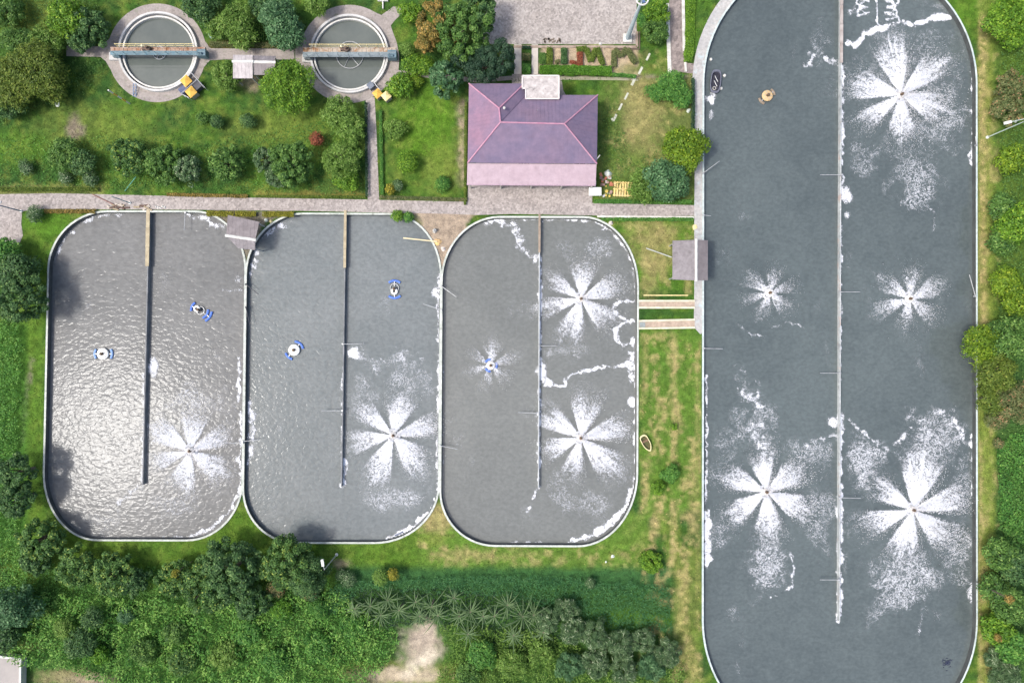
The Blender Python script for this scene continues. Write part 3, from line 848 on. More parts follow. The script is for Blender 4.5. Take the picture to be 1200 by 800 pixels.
# px, py, reach px, rotation, strength, tail direction/length
FOUNT = [
 (223, 528, 68, 4, 0.95, 'spray in the leftmost basin'),
 (461, 510, 70, -8, 0.95, 'spray in the middle basin'),
 (681, 350, 66, 0, 0.92, 'upper spray in the basin beside the channels'),
 (680.5, 513, 70, -2, 0.95, 'lower spray in the basin beside the channels'),
 (1056, 111, 82, 18, 1.0, 'uppermost spray of the long basin'),
 (898, 576, 76, 14, 1.0, 'lower spray in the west half of the long basin'),
 (1070, 597, 84, -4, 1.0, 'lower spray in the east half of the long basin'),
 (575, 428, 40, 0, 0.62, 'small weak spray in still brown water'),
 (902, 343, 43, -2, 0.70, 'weak spray in the west half of the long basin'),
 (1066, 350, 53, 4, 0.74, 'weak spray in the east half of the long basin'),
]
def petal_density(fx, fy, Rr, rot, s, x, y, seed):
    dx, dy = x - fx, fy - y
    r = np.hypot(dx, dy); th = np.degrees(np.arctan2(dy, dx))
    rs = np.random.default_rng(seed)
    gaps = np.sort([(g + rot + rs.uniform(-6, 6)) % 360 for g in GAPS])
    gg = np.concatenate([[gaps[-1] - 360], gaps, [gaps[0] + 360]])
    t = th % 360
    k = np.clip(np.searchsorted(gg, t) - 1, 0, len(gg) - 2)
    frac = (t - gg[k]) / (gg[k + 1] - gg[k])                 # 0..1 across one fan
    edge = np.minimum(frac, 1 - frac) * 2
    power = np.array([rs.uniform(0.82, 1.08) for _ in range(8)])[k]
    pet = sstep(0.03, 0.40, edge + 0.12 * (vnoise(t / 3.1, r / 30, seed + 5) - 0.5))
    streak = 0.80 + 0.42 * vnoise(t / 1.9, r / 60, seed) 
    reach = Rr * power * (0.86 + 0.26 * vnoise(t / 9 + 40, t * 0 + seed, seed)) * (0.80 + 0.26 * sstep(0, 1, edge))
    u = r / reach
    rad = 1.12 - 0.46 * sstep(0.05, 0.55, u) - 0.66 * sstep(0.45, 1.22, u)
    core = sstep(0.16, 0.0, u) * 0.5
    halo = 0.30 * s * (0.55 + 0.45 * pet) * (1 - sstep(0.85, 1.5, u)) * sstep(0.35, 0.8, u) if s > 0.75 else 0
    return np.maximum(s * (pet * streak + core) * np.clip(rad, 0, 1.2), halo)

def foam_density(x, y, which):
    D = np.zeros(x.shape)
    n = fbm(x / 7, y / 7, 21, 4); n2 = fbm(x / 22, y / 22, 31, 3)
    wob = (fbm(x / 5, y / 5, 61, 2) - 0.5) * 5; wob2 = (fbm(x / 5, y / 5, 62, 2) - 0.5) * 5
    def mx(v):
        nonlocal D
        D = np.maximum(D, v)
    def line(pts, wd, d, rough=1.0):
        q = seg_dist(pts, x + wob, y + wob2) / (wd / 2) + (n - 0.5) * 2.4 * rough + (n2 - 0.5) * 1.2
        mx(d * (0.50 + 0.80 * vnoise(x / 3.0, y / 3.0, 71)) * (0.70 + 0.5 * vnoise(x / 11, y / 11, 72)) * (1 - sstep(0.20, 1.35, q)))
    def ell(cx, cy, rx, ry, d):
        q = np.hypot((x - cx) / rx, (y - cy) / ry) + (n2 - 0.5) * 1.0 + (n - 0.5) * 0.6
        mx(d * (1 - sstep(0.35, 1.15, q)))
    for i, (fx, fy, Rr, rot, s, lb) in enumerate(FOUNT):
        if abs(np.mean(x) - fx) < 400:
            mx(petal_density(fx, fy, Rr, rot, s, x, y, i + 3))
    if which == 'A':
        line([(62, 305), (70, 288), (80, 275), (96, 262), (116, 253), (150, 251)], 6, .72); line([(215, 251), (235, 255), (262, 266)], 8, .72); line([(240, 256), (256, 265)], 8, .75)
        ell(180, 430, 10, 16, .85); line([(281, 418), (280, 470)], 5, .98, .6); ell(279, 538, 5, 7, .9); line([(283, 480), (282, 570)], 4, .9, .5)
        line([(166, 570), (150, 582), (140, 590)], 10, .6); line([(283, 572), (268, 600), (245, 620), (222, 630), (190, 632)], 6, .9, .7); line([(169, 440), (167, 566)], 3, .8, .6)
        ell(118, 610, 30, 14, .34); ell(230, 470, 45, 26, .42); ell(278, 328, 9, 8, .5); line([(262, 340), (286, 340)], 3, .5); ell(205, 590, 45, 20, .36)
    if which == 'B':
        line([(291, 475), (297, 495), (296, 512), (290, 545)], 10, .8); line([(338, 262), (322, 268), (306, 278)], 13, .72); line([(300, 300), (296, 315), (292, 328)], 11, .68)
        ell(414, 414, 13, 12, 1.15); line([(403, 540), (405, 552), (402, 566)], 9, 1.1, .4); ell(510, 343, 8, 10, .8); line([(515, 310), (514, 400)], 5, .8); line([(515, 400), (513, 585)], 5, .98, .6)
        line([(512, 585), (503, 600), (490, 612), (474, 624), (458, 631)], 9, 1.1, .5); line([(462, 632), (442, 635)], 6, .95); line([(402, 430), (401, 570)], 3, .85, .6)
        line([(424, 412), (436, 428), (450, 426), (470, 415), (492, 430)], 22, .42); ell(480, 446, 36, 26, .42); ell(465, 585, 50, 20, .44); ell(430, 470, 26, 40, .40); line([(398, 634), (412, 635)], 3, .7)
    if which == 'C':
        line([(572, 258), (590, 260), (602, 264), (606, 278), (613, 292), (625, 303), (632, 310)], 11, .80); line([(600, 257), (650, 257), (695, 259), (720, 272), (738, 297), (745, 325), (746, 352)], 6, .82)
        line([(633.5, 300), (633, 430), (631, 572)], 4.5, .98, .4); line([(635, 430), (638, 444), (644, 450)], 15, 1.15, .4); line([(644, 451), (662, 452), (664, 442), (672, 438), (690, 434), (705, 430), (720, 429), (740, 424)], 6.5, 1.1, .6)
        line([(742, 400), (741, 445)], 12, .85); line([(746, 352), (727, 353), (719, 358), (721, 366), (727, 371), (733, 373)], 4, .95, .7); line([(746, 375), (728, 380), (722, 387), (724, 397), (730, 406), (742, 400)], 6, .9)
        line([(745, 440), (745, 560)], 5, .98, .6); ell(741, 470, 7, 9, 1.0); line([(745, 560), (735, 592), (716, 613), (695, 627), (668, 635)], 9, 1.1, .5); line([(600, 636), (668, 637)], 5, .8)
        line([(631, 570), (624, 586), (618, 600)], 5, .85); ell(690, 590, 40, 24, .42); ell(660, 412, 40, 10, .42); ell(655, 570, 22, 26, .38); line([(519, 420), (518, 580)], 3, .5); ell(700, 290, 28, 18, .40); ell(660, 290, 20, 16, .34)
    if which == 'D':
        line([(827, 440), (828, 470), (827, 600)], 4.5, .9, .6); line([(828, 600), (829, 655), (828, 662)], 10, 1.1, .5); ell(831, 655, 9, 8, 1.1); line([(827, 115), (834, 118), (836, 108)], 13, .98, .5); ell(833, 135, 4, 9, .55)
        line([(984.5, 486), (984.5, 560), (983.5, 700)], 7, 1.0, .6); line([(983, 690), (983, 726)], 6, .95); line([(987, 78), (986.5, 232)], 5, .9, .6); ell(992, 229, 8, 12, .75); ell(992, 252, 6, 7, .75); line([(985.5, 260), (984.5, 486)], 3, .75, .6)
        ell(975, 495, 8, 8, .8); line([(1113, 6), (1127, 22), (1138, 46), (1142, 72), (1143, 112)], 11, 1.1, .4); line([(1143, 125), (1141.5, 165), (1139, 192)], 8, .98, .6)
        line([(1141, 510), (1141, 540), (1143, 600), (1144, 625)], 8, 1.1, .5); ell(1140, 522, 7, 9, 1.1); ell(1139, 695, 7, 16, .62); line([(1144, 630), (1144, 690)], 4, .7)
        line([(992, 50), (1002, 53), (1008, 46), (1016, 40), (1028, 34), (1044, 28), (1056, 26), (1070, 29), (1082, 25), (1098, 20), (1112, 22)], 9, 1.1, .6); ell(1100, 20, 14, 7, .75)
        line([(946, 78), (951, 66), (962, 64), (970, 70), (984, 74)], 12, .62)
        line([(1028, -40), (1027.5, 30)], 3.6, 1.1, .25)
        for k in range(6):
            for sx in (-1, 1):
                cxx = 1028 + sx * (11 + 1.5 * k % 4)
                arc = [(cxx + (9 + (k % 3)) * math.cos(R(a)) * sx, -14 + k * 7.5 + 7 * math.sin(R(a))) for a in range(-100, 101, 20)]
                q = seg_dist(arc, x + wob * .5, y + wob2 * .5) / 1.2 + (n - 0.5) * 1.8
                mx(0.80 * (1 - sstep(0.2, 2.2, q)) * (y < (31 if sx > 0 else 20)))
        line([(998, 14), (1010, 2), (1020, -10)], 8, .5); ell(1115, 8, 30, 10, .40)
        ell(1075, 90, 92, 92, .36); ell(1072, 215, 42, 42, .46); ell(1072, 182, 40, 24, .34); line([(1095, 222), (1084, 236), (1096, 252), (1092, 272)], 5, .5); ell(1010, 185, 26, 34, .40); ell(1105, 130, 44, 56, .46)
        line([(872, 438), (884, 480), (890, 525)], 26, .55); ell(888, 500, 34, 50, .44); ell(950, 528, 44, 20, .46); line([(940, 524), (960, 516), (978, 508)], 7, .6); ell(850, 520, 24, 30, .36)
        ell(905, 660, 34, 55, .52); line([(903, 700), (915, 694), (926, 688), (930, 668), (925, 645)], 5, .75); ell(960, 600, 26, 60, .42); ell(840, 625, 26, 20, .4)
        ell(1090, 516, 52, 46, .52); line([(1048, 522), (1070, 500), (1090, 484), (1105, 482)], 8, .62); ell(1010, 540, 34, 42, .54); line([(994, 492), (1008, 504), (1030, 520), (1046, 530)], 6, .66); line([(1118, 492), (1128, 510), (1136, 530)], 5, .7)
        ell(1062, 680, 56, 54, .50); ell(1122, 640, 28, 60, .46); line([(1085, 688), (1082, 712), (1076, 742)], 7, .50); ell(1030, 712, 22, 26, .40); ell(1130, 570, 18, 60, .4)
        line([(866, 381), (880, 392), (897, 396), (905, 384), (925, 377), (945, 385), (965, 386)], 4, .55); line([(845, 326), (880, 336), (902, 343)], 2.5, .5); ell(1066, 350, 58, 58, .2)
    mx(0.30 * sstep(0.58, 0.82, fbm(x / 30, y / 60, 88, 4)) * (0.6 + 0.8 * n))
    return D

def lat(x, y, z):   # picture pixel of a plan position at height z is W; here for arrays
    k = S * (H - z) / H
    return (x - 600) * k, (400 - y) * k

def make_foam(pts, which, label):
    xs = [q[0] for q in pts]; ys = [q[1] for q in pts]
    st = 1.5
    gx = np.arange(max(min(xs), -20), max(xs) + st, st); gy = np.arange(max(min(ys), -30), min(max(ys), 830) + st, st)
    X, Y = np.meshgrid(gx, gy)
    # the foam floats just above the water, inside the walls
    cx, cy = np.mean(xs), np.mean(ys)
    D = foam_density(X.ravel(), Y.ravel(), which)
    wx, wy = lat(X.ravel(), Y.ravel(), WZ)
    gp = [tuple(W(a, b, 0.12))[:2] for a, b in pts]
    ok = inside(gp, wx, wy)
    near = seg_dist(gp + [gp[0]], wx, wy)
    ok &= near > 0.13
    # foam that touches the wall is pulled to it
    D = np.where(ok, D, -1)
    D = D.reshape(X.shape)
    q = (np.maximum.reduce([D[:-1, :-1], D[1:, :-1], D[:-1, 1:], D[1:, 1:]]) > 0.06) & (np.minimum.reduce([D[:-1, :-1], D[1:, :-1], D[:-1, 1:], D[1:, 1:]]) >= 0)
    idx = np.arange(X.size).reshape(X.shape)
    F = np.stack([idx[:-1, :-1][q], idx[1:, :-1][q], idx[1:, 1:][q], idx[:-1, 1:][q]], 1)
    used = np.unique(F); rm = -np.ones(X.size, int); rm[used] = np.arange(len(used))
    Df = np.clip(D.ravel()[used], 0, 1.2)
    V = np.stack([wx[used], wy[used], WZ + 0.02 + 0.07 * Df], 1)
    o = big_mesh('foam', V, rm[F], FOAMM, floats={'cover': Df})
    tag(o, label, 'foam', 'foam on the basins', 'stuff')
make_foam(PA, 'A', 'white foam lying on the leftmost basin')
make_foam(PB, 'B', 'white foam lying on the middle basin')
make_foam(PC, 'C', 'white foam lying on the brown basin beside the channels')
make_foam(PD, 'D', 'white foam lying on the long eastern basin')

DROP = mat('white_water', (0.86, 0.87, 0.90), (0.92, 0.91, 0.92), 3, 0.3)
def spray_mesh(idx, Rr, rot, s, seed):
    """thousands of drops thrown out in six fans and falling back to the water"""
    rs = np.random.default_rng(seed); gs = np.random.default_rng(idx + 3)
    gaps = sorted([(g + rot + gs.uniform(-6, 6)) % 360 for g in GAPS])
    n = int(7000 * s * (Rr / 70) ** 1.3)
    k = rs.integers(0, 6, n)
    g0 = np.array(gaps)[k]; g1 = np.array(gaps + [gaps[0] + 360])[k + 1]
    m = 0.10
    th = np.radians(g0 + (g1 - g0) * (m + (1 - 2 * m) * rs.beta(1.3, 1.3, n)))
    Rm = Rr * S
    u = rs.beta(1.5, 1.5, n) ** 1.0
    top = rs.uniform(0.5, 1.5, n) * (Rr / 70) * 1.2
    r = u * Rm * rs.uniform(0.55, 1.0, n)
    z = 0.25 + 4 * top * u * (1 - u) * rs.uniform(0.15, 1, n)
    kx = (H - (z + WZ)) / H
    C = np.stack([r * np.cos(th), r * np.sin(th), z], 1)
    sz = rs.uniform(0.014, 0.040, n) * (1 if s > 0.75 else 0.7)
    dirv = np.stack([np.cos(th), np.sin(th), (1 - 2 * u) * 0.8], 1)
    base = np.array([(1, 0, 0), (-0.5, 0.8, 0.2), (-0.5, -0.4, 0.8), (-0.4, -0.4, -0.8)])
    V = C[:, None, :] + base[None] * sz[:, None, None] * rs.uniform(0.7, 1.3, (n, 4, 1))
    V[:, 0, :] += dirv * (sz * 3.2)[:, None]
    V = V.reshape(-1, 3)
    f = np.array([(0, 1, 2), (0, 2, 3), (0, 3, 1), (1, 3, 2)])
    F = (np.arange(n)[:, None, None] * 4 + f[None]).reshape(-1, 3)
    return V, F

PONT = mat('blue_float', (0.07, 0.15, 0.52), (0.14, 0.26, 0.62), 3, 0.4)
PONT2 = mat('faded_blue_float', (0.30, 0.45, 0.68), (0.16, 0.28, 0.58), 3, 0.5)
TAN = mat('tan_cover', (0.60, 0.44, 0.24), (0.47, 0.33, 0.17), 4, 0.6)
COVER = mat('white_cover', (0.86, 0.86, 0.83), (0.74, 0.74, 0.70), 3, 0.5)
def aerator(px, py, label, rz, disc=0.66, cover=COVER, floatm=PONT, spans=((-32, 32, 1.02), (148, 212, 1.02)), broken=False, group='floating aerators'):
    c = W(px, py, WZ + 0.3)
    t = thing('floating_aerator', label, 'aerator', (c.x, c.y, WZ), R(rz), group)
    for a0, a1, rr in spans:
        b = MB().torus((0, 0, 0.06), rr, 0.15, 10, 8, R(a0), R(a1))
        b.build('float', floatm, t, smooth=False)
        am = R((a0 + a1) / 2)
        MB().box(disc * 0.5, rr, -0.05, 0.05, 0.10, 0.18, am, (0, 0)).build('float_arm', STEEL, t)
    if not broken:
        MB().lathe([(0.16, 0.36), (0.22, 0.40), (disc * 0.9, 0.33), (disc, 0.27), (disc, 0.16), (0.2, 0.1), (0.16, 0.36)], n=28).build('splash_plate', cover, t)
        k = MB()
        for i in range(6):
            k.box(0.2, disc * 0.82, -0.02, 0.02, 0.36, 0.40, R(60 * i + 15), (0, 0))
        k.build('plate_ribs', mat('dull_rib', (0.42, 0.42, 0.38)), t)['kind'] = 'stuff'
    else:
        MB().lathe([(0.16, 0.36), (0.2, 0.4), (disc * 0.6, 0.34), (disc * 0.62, 0.16), (0.16, 0.1)], (-0.28, 0.0), 16).build('splash_plate', cover, t)
        MB().torus((0.12, 0, 0.15), disc * 0.75, 0.05, 20, 6).build('guard_ring', STEEL, t)
    MB().lathe([(0, 0.78), (0.12, 0.76), (0.16, 0.66), (0.17, 0.1), (0, 0.1)], n=14).build('motor', mat('brown_motor', (0.16, 0.11, 0.07), (0.10, 0.07, 0.05)), t)
    MB().lathe([(0, 0.1), (0.28, 0.1), (0.34, -0.9), (0, -0.9)], n=14).build('intake_tube', DARK, t)
    return t
aerator(120, 414.5, 'idle aerator with round white plate in the shining left basin', 0, 0.68, floatm=PONT2)
aerator(233, 363, 'idle aerator tilted with blue floats askew in the left basin', -28, 0.62, spans=((-40, 30, 1.0), (-34, 20, 1.45), (150, 215, 1.0)), broken=True)
aerator(344.5, 410, 'idle aerator whose white plate shows brown spokes, middle basin', 48, 0.66, spans=((-40, 40, 1.0), (150, 208, 1.1)))
aerator(462, 338.5, 'idle aerator with a small white cap and ring, top of the middle basin', 90, 0.66, spans=((-42, 42, 1.0), (140, 222, 1.05)), broken=True)
aerator(899.5, 112, 'idle aerator with a tan round plate near the black raft', 35, 0.64, cover=TAN, floatm=mat('brown_float', (0.20, 0.16, 0.12), (0.30, 0.24, 0.18), 3), spans=((-28, 25, 0.92), (160, 215, 0.92)))
for i, (fx, fy, Rr, rot, s, lb) in enumerate(FOUNT):
    small = s < 0.75
    a = aerator(fx, fy, 'working aerator under the ' + lb, rot, 0.42 if not small else 0.5, cover=mat('wet_plate', (0.74, 0.72, 0.70)) if not small else COVER,
                floatm=PONT if i == 7 else mat('foamy_float', (0.62, 0.64, 0.68)), spans=((-28, 28, 0.7), (92, 148, 0.7), (212, 268, 0.7)), group='working aerators')
    V, F = spray_mesh(i, Rr, rot, s, 100 + i)
    c = W(fx, fy, WZ)
    o = big_mesh('water_spray', V, F, DROP, loc=(c.x, c.y, WZ))
    tag(o, 'white water drops of the ' + lb, 'water spray', 'sprays of the aerators', 'stuff')

# ------------------------------------------------------------ house with hipped roof
ROOF = stained('purple_roof_sheet', (0.175, 0.145, 0.225), (0.215, 0.155, 0.22), (0.16, 0.12, 0.18), 0.35, 1.4, 0.5, 0.3)
ROOFP = stained('roof_sheet_reddish', (0.190, 0.145, 0.225), (0.245, 0.150, 0.215), (0.17, 0.11, 0.16), 0.35, 1.4, 0.5, 0.3)
RIDGE = mat('red_ridge_cap', (0.42, 0.20, 0.29), (0.48, 0.27, 0.35), 1.0, 0.5)
PINK = stained('pale_pink_sheet', (0.44, 0.345, 0.39), (0.39, 0.30, 0.335), (0.31, 0.235, 0.26), 0.5, 1.6, 0.5, 0.3)
WALLM = mat('cream_wall', (0.62, 0.60, 0.52), (0.52, 0.50, 0.44), 1.0, 0.85)
GLASS = mat('dark_glass', (0.03, 0.04, 0.05), (0.05, 0.06, 0.07), 2, 0.1, spec=0.6)
FRAME = mat('window_frame', (0.7, 0.7, 0.68), (0.6, 0.6, 0.58))
hc = W(624, 150, 0)
def hw(px, py, z):
    v = W(px, py, z); return Vector((v.x - hc.x, v.y - hc.y, z))
house = thing('house', 'low building with purple hipped metal roof and pale pink lean-to strip along its south side', 'building', hc)
def panel(name, poly, m, parent, th=0.05, sub=None):
    """a roof face given a thickness, and upright seams every 0.42 m as one part"""
    n = len(poly)
    nrm = (Vector(poly[1]) - Vector(poly[0])).cross(Vector(poly[2]) - Vector(poly[0])).normalized()
    if nrm.z < 0: nrm = -nrm
    b = MB()
    b.add(list(poly) + [Vector(q) - nrm * th for q in poly], [tuple(range(n)), tuple(range(2 * n - 1, n - 1, -1))] + [(i, n + i, n + (i + 1) % n, (i + 1) % n) for i in range(n)])
    o = b.build(name, m, parent)
    ax = 0 if abs(nrm.y) > abs(nrm.x) else 1
    lo, hi = min(q[ax] for q in poly), max(q[ax] for q in poly)
    r = MB(); t = lo + 0.2
    while t < hi - 0.05:
        hit = []
        for i in range(n):
            a, c = Vector(poly[i]), Vector(poly[(i + 1) % n])
            if (a[ax] - t) * (c[ax] - t) < 0:
                hit.append(a.lerp(c, (t - a[ax]) / (c[ax] - a[ax])))
        if len(hit) == 2 and (hit[0] - hit[1]).length > 0.15:
            r.tube(hit[0] + nrm * 0.004, hit[1] + nrm * 0.004, 0.018, n=4)
        t += 0.42
    if r.v:
        so_ = r.build('roof_seams', m, o); so_['kind'] = 'stuff'
    return o
ze, zr = 3.2, 5.3
TLc, TRw, Vb = hw(549.5, 98, ze), hw(615, 98, ze), hw(616.5, 111.5, ze)
P1, P2, P3 = hw(585, 127, zr - 0.1), hw(586.5, 143.5, zr), hw(661.5, 145.3, zr)
TR, BR_, BL_ = hw(700.5, 111.5, ze), hw(699.5, 192, ze), hw(548, 191, ze)
panel('roof_panel', [TLc, BL_, P2, P1], ROOFP, house)
panel('roof_panel', [TLc, P1, TRw], ROOF, house)
panel('roof_panel', [TRw, P1, P2, Vb], ROOF, house)
panel('roof_panel', [Vb, P2, P3, TR], ROOF, house)
panel('roof_panel', [TR, P3, BR_], ROOF, house)
panel('roof_panel', [BL_, BR_, P3, P2], ROOF, house)
for a, c in ((P2, P3), (P1, P2), (TLc, P1), (P1, TRw), (P2, BL_), (P3, TR), (P3, BR_)):
    MB().tube(a + Vector((0, 0, 0.03)), c + Vector((0, 0, 0.03)), 0.085, n=6).build('ridge_cap', RIDGE, house)
MB().tube(P2 + Vector((0, 0, 0.012)), Vb + Vector((0, 0, 0.012)), 0.06, n=6).build('valley_gutter', mat('valley', (0.14, 0.11, 0.18)), house)
LA, LB, LC, LD = hw(547.8, 191.5, 3.05), hw(699, 192.5, 3.05), hw(698, 217.5, 2.55), hw(547.2, 216.5, 2.55)
panel('lean_to_roof', [LA, LD, LC, LB], PINK, house, 0.05)
MB().tube(LD, LC, 0.06, n=6).build('gutter', mat('gutter', (0.45, 0.33, 0.40)), house)
# walls, windows and door under the eaves
x0, y1_, x1, y0 = TLc.x + 0.7, TR.y - 0.6, TR.x - 0.7, BL_.y + 0.3
wl = MB().box(x0, x1, y0, y1_, -0.05, 3.1).box(x0, hw(608, 98, 0).x, y1_ - 0.01, TLc.y - 0.6, -0.05, 3.08)
wl.build('wall', WALLM, house)
for i in range(4):
    xx = x0 + 1.6 + i * 3.2
    if i == 2:
        d = MB().box(xx, xx + 0.95, y0 - 0.05, y0 + 0.02, 0, 2.1).build('door', mat('door_green', (0.12, 0.22, 0.18)), house)
        MB().box(xx + 0.78, xx + 0.86, y0 - 0.10, y0 - 0.05, 0.95, 1.1).build('handle', STEEL, d)
    else:
        f = MB().box(xx, xx + 1.4, y0 - 0.04, y0 + 0.02, 1.0, 2.1).build('window', FRAME, house)
        for k in range(2):
            MB().box(xx + 0.07 + 0.66 * k, xx + 0.67 + 0.66 * k, y0 - 0.055, y0 - 0.042, 1.08, 2.02).build('pane', GLASS, f)
for i in range(5):
    v = LD.lerp(LC, 0.02 + 0.24 * i)
    MB().box(v.x - 0.08, v.x + 0.08, v.y + 0.1, v.y + 0.26, -0.05, 2.55).build('veranda_post', WALLM, house)
MB().tube(hw(630, 130, 4.6), hw(630, 129, 6.6), 0.03).build('antenna_mast', STEEL, house)
MB().lathe([(0, 0.28), (0.13, 0.22), (0.15, 0.0), (0, 0)], n=10).build('roof_vent', white_m, house, hw(591, 127, 5.2))
MB().tube(hw(699, 187, 3.1), hw(703, 182, 2.9), 0.06).build('drain_pipe', white_m, house)
stm = stained('stained_slab', (0.56, 0.525, 0.51), (0.34, 0.31, 0.30), (0.09, 0.09, 0.09), 1.6, 3.0, amount=0.35)
pz = 3.75
porch = MB()
pp = [(hw(a, b_, pz).x, hw(a, b_, pz).y) for a, b_ in ((612, 89), (655, 89), (655, 116), (616, 116), (616, 104), (612, 104))]
porch.prism(pp, pz - 0.18, pz)
pr = porch.build('porch_slab', stm, house)
e = MB()
for (a, c) in zip(pp, pp[1:] + pp[:1]):
    a, c = Vector(a), Vector(c); d = (c - a).normalized(); nn = Vector((-d.y, d.x)) * 0.06
    e.prism([tuple(a + nn), tuple(c + nn), tuple(c - nn), tuple(a - nn)], pz, pz + 0.09)
e.build('parapet', mat('parapet', (0.72, 0.68, 0.66), (0.6, 0.56, 0.54)), pr)
for a, b_ in ((613.5, 91), (653, 91)):
    v = hw(a, b_, pz - 0.2); MB().box(v.x - 0.12, v.x + 0.12, v.y - 0.2, v.y + 0.04, -0.05, pz - 0.18).build('porch_column', WALLM, house)

# ------------------------------------------------------------ sheds
SHEET = stained('weathered_sheet', (0.245, 0.228, 0.24), (0.185, 0.17, 0.178), (0.12, 0.11, 0.11), 0.9, 2.4, 0.6, 0.5)
SHEET2 = mat('grey_brown_sheet', (0.25, 0.225, 0.23), (0.18, 0.16, 0.165), 1.2, 0.6, detail=8)
PALE = stained('pale_sheet', (0.50, 0.465, 0.465), (0.38, 0.35, 0.35), (0.28, 0.25, 0.25), 0.8, 2.2, 0.6, 0.4)
def shed(label, corners, ridge, ze, zr, mats, cap_m, posts=True, capw=0.16):
    """corners: picture points of the eaves (nw, ne, se, sw); ridge: two picture points"""
    cx = sum(q[0] for q in corners) / 4; cy = sum(q[1] for q in corners) / 4
    c = W(cx, cy, 0)
    L = lambda p, z: W(p[0], p[1], z) - Vector((c.x, c.y, 0))
    t = thing('shed', label, 'shed', c, group='open sheds')
    nw, ne, se, sw = (L(q, ze) for q in corners); ra, rb = L(ridge[0], zr), L(ridge[1], zr)
    if abs(ra.y - rb.y) > abs(ra.x - rb.x):
        panel('roof_panel', [nw, sw, rb, ra], mats[0], t, 0.04); panel('roof_panel', [ne, ra, rb, se], mats[1], t, 0.04)
    else:
        panel('roof_panel', [nw, ra, rb, ne], mats[0], t, 0.04); panel('roof_panel', [sw, se, rb, ra], mats[1], t, 0.04)
    d = (rb - ra).normalized(); nn = Vector((-d.y, d.x, 0)) * capw
    b = MB(); up = Vector((0, 0, 0.09)); a, e_ = ra - d * 0.1, rb + d * 0.1
    b.add([a + nn, e_ + nn, e_ - nn, a - nn, a + up + nn * .4, e_ + up + nn * .4, e_ + up - nn * .4, a + up - nn * .4], [(3, 2, 1, 0), (4, 5, 6, 7), (0, 1, 5, 4), (1, 2, 6, 5), (2, 3, 7, 6), (3, 0, 4, 7)])
    b.build('ridge_cap', cap_m, t)
    for q in (nw, ne, se, sw):
        v = q.lerp((nw + ne + se + sw) / 4, 0.12)
        MB().box(v.x - 0.06, v.x + 0.06, v.y - 0.06, v.y + 0.06, -0.5, q.z - 0.03).build('post', STEEL, t)
    return t
shed('open shed with grey corrugated roof and white ridge, beside the long basin', [(788, 282), (829.5, 281.5), (829.5, 328.5), (788, 327.5)], [(816, 281), (816, 328.5)], 2.6, 3.2, [SHEET, SHEET2], white_m)
shed('small crooked shed with grey brown roof squeezed between the two left basins', [(267, 252), (304, 260), (299, 293), (279, 291)], [(265, 276), (299, 281)], 2.2, 2.5, [SHEET2, SHEET], white_m)
ts = shed('shed with pale flat roof between the two round tanks', [(273, 64.5), (296, 64.5), (296, 92), (273, 92)], [(273, 72), (296, 72)], 2.5, 2.85, [PALE, PALE], white_m)
ts2 = shed('dark grey roofed shed half hidden under the bright tree', [(296.5, 65), (323, 66), (322, 88), (296.5, 88)], [(296.5, 72.5), (322, 73)], 2.4, 2.75, [SHEET, SHEET2], white_m)
# building in the bottom left corner
c = W(5, 790, 0)
t = thing('building', 'low flat roofed pale grey building in the bottom left corner', 'building', c)
L = lambda p, z: (W(p[0], p[1], z).x - c.x, W(p[0], p[1], z).y - c.y)
z = 0.9
rp = [(-40, 764), (25.5, 770.5), (24, 850), (-40, 850)]
p = [L(q, z) for q in rp]
MB().prism([(x * .98, y * .98) for x, y in p], -0.05, z - 0.2).build('wall', WALLM, t)
MB().prism(p, z - 0.2, z).build('roof', mat('flat_roof', (0.36, 0.335, 0.315), (0.31, 0.29, 0.275), 0.5, 0.8), t)
b = MB()
for a, e_ in zip(p[:3], p[1:4]):
    a, e_ = Vector(a), Vector(e_); d = (e_ - a).normalized(); nn = Vector((-d.y, d.x)) * 0.11
    b.prism([tuple(a + nn), tuple(e_ + nn), tuple(e_ - nn), tuple(a - nn)], z, z + 0.25)
b.build('parapet', white_m, t)

# ------------------------------------------------------------ two concrete channels
ripple_or_silt = stained('channel_silt', (0.47, 0.375, 0.30), (0.37, 0.30, 0.235), (0.25, 0.2, 0.16), 0.9, 3)
for nm, ya, yb, yc, yd in (('upper of the two narrow brown channels between basin and walkway', 352.5, 352.5, 360.5, 360.5), ('lower of the two narrow brown channels, its water grey at the basin end', 376, 374.5, 384.8, 383.8)):
    a, b_, c_, d_ = W(748.5, ya), W(814, yb), W(814, yd), W(748.5, yc)
    o = a
    t = thing('channel', nm, 'channel', o, group='channels to the long basin')
    q = [v - o for v in (a, b_, c_, d_)]
    MB().prism([v[:2] for v in q], -0.2, 0.045).build('silt_bed', ripple_or_silt, t)
    for u, v in ((q[0], q[1]), (q[3], q[2])):
        MB().prism([(u.x, u.y - .11), (v.x, v.y - .11), (v.x, v.y + .11), (u.x, u.y + .11)], -0.2, 0.22).build('side_wall', mat('channel_wall', (0.66, 0.64, 0.50), (0.48, 0.46, 0.34), 1.5), t)
    if 'lower' in nm:
        MB().box(0.1, 0.75, -0.78, -0.14, 0.03, 0.10).build('gate_plate', mat('gate_grey', (0.28, 0.32, 0.32)), t)
o = MB().tube((0, 0, 0.08), W(806, 346) - W(754, 346) + Vector((0, 0, 0.08)), 0.07).build('pipe', CREAMY, None, W(754, 346))
tag(o, 'thin yellow pipe lying in grass above the upper channel', 'pipe')
o = MB().tube((0, 0, 0.15), W(786, 302) - W(757, 291) + Vector((0, 0, 0.5)), 0.06).build('pipe', mat('grey_pipe', (0.52, 0.55, 0.50)), None, W(757, 291))
tag(o, 'pale pipe running up to the shed beside the long basin', 'pipe')
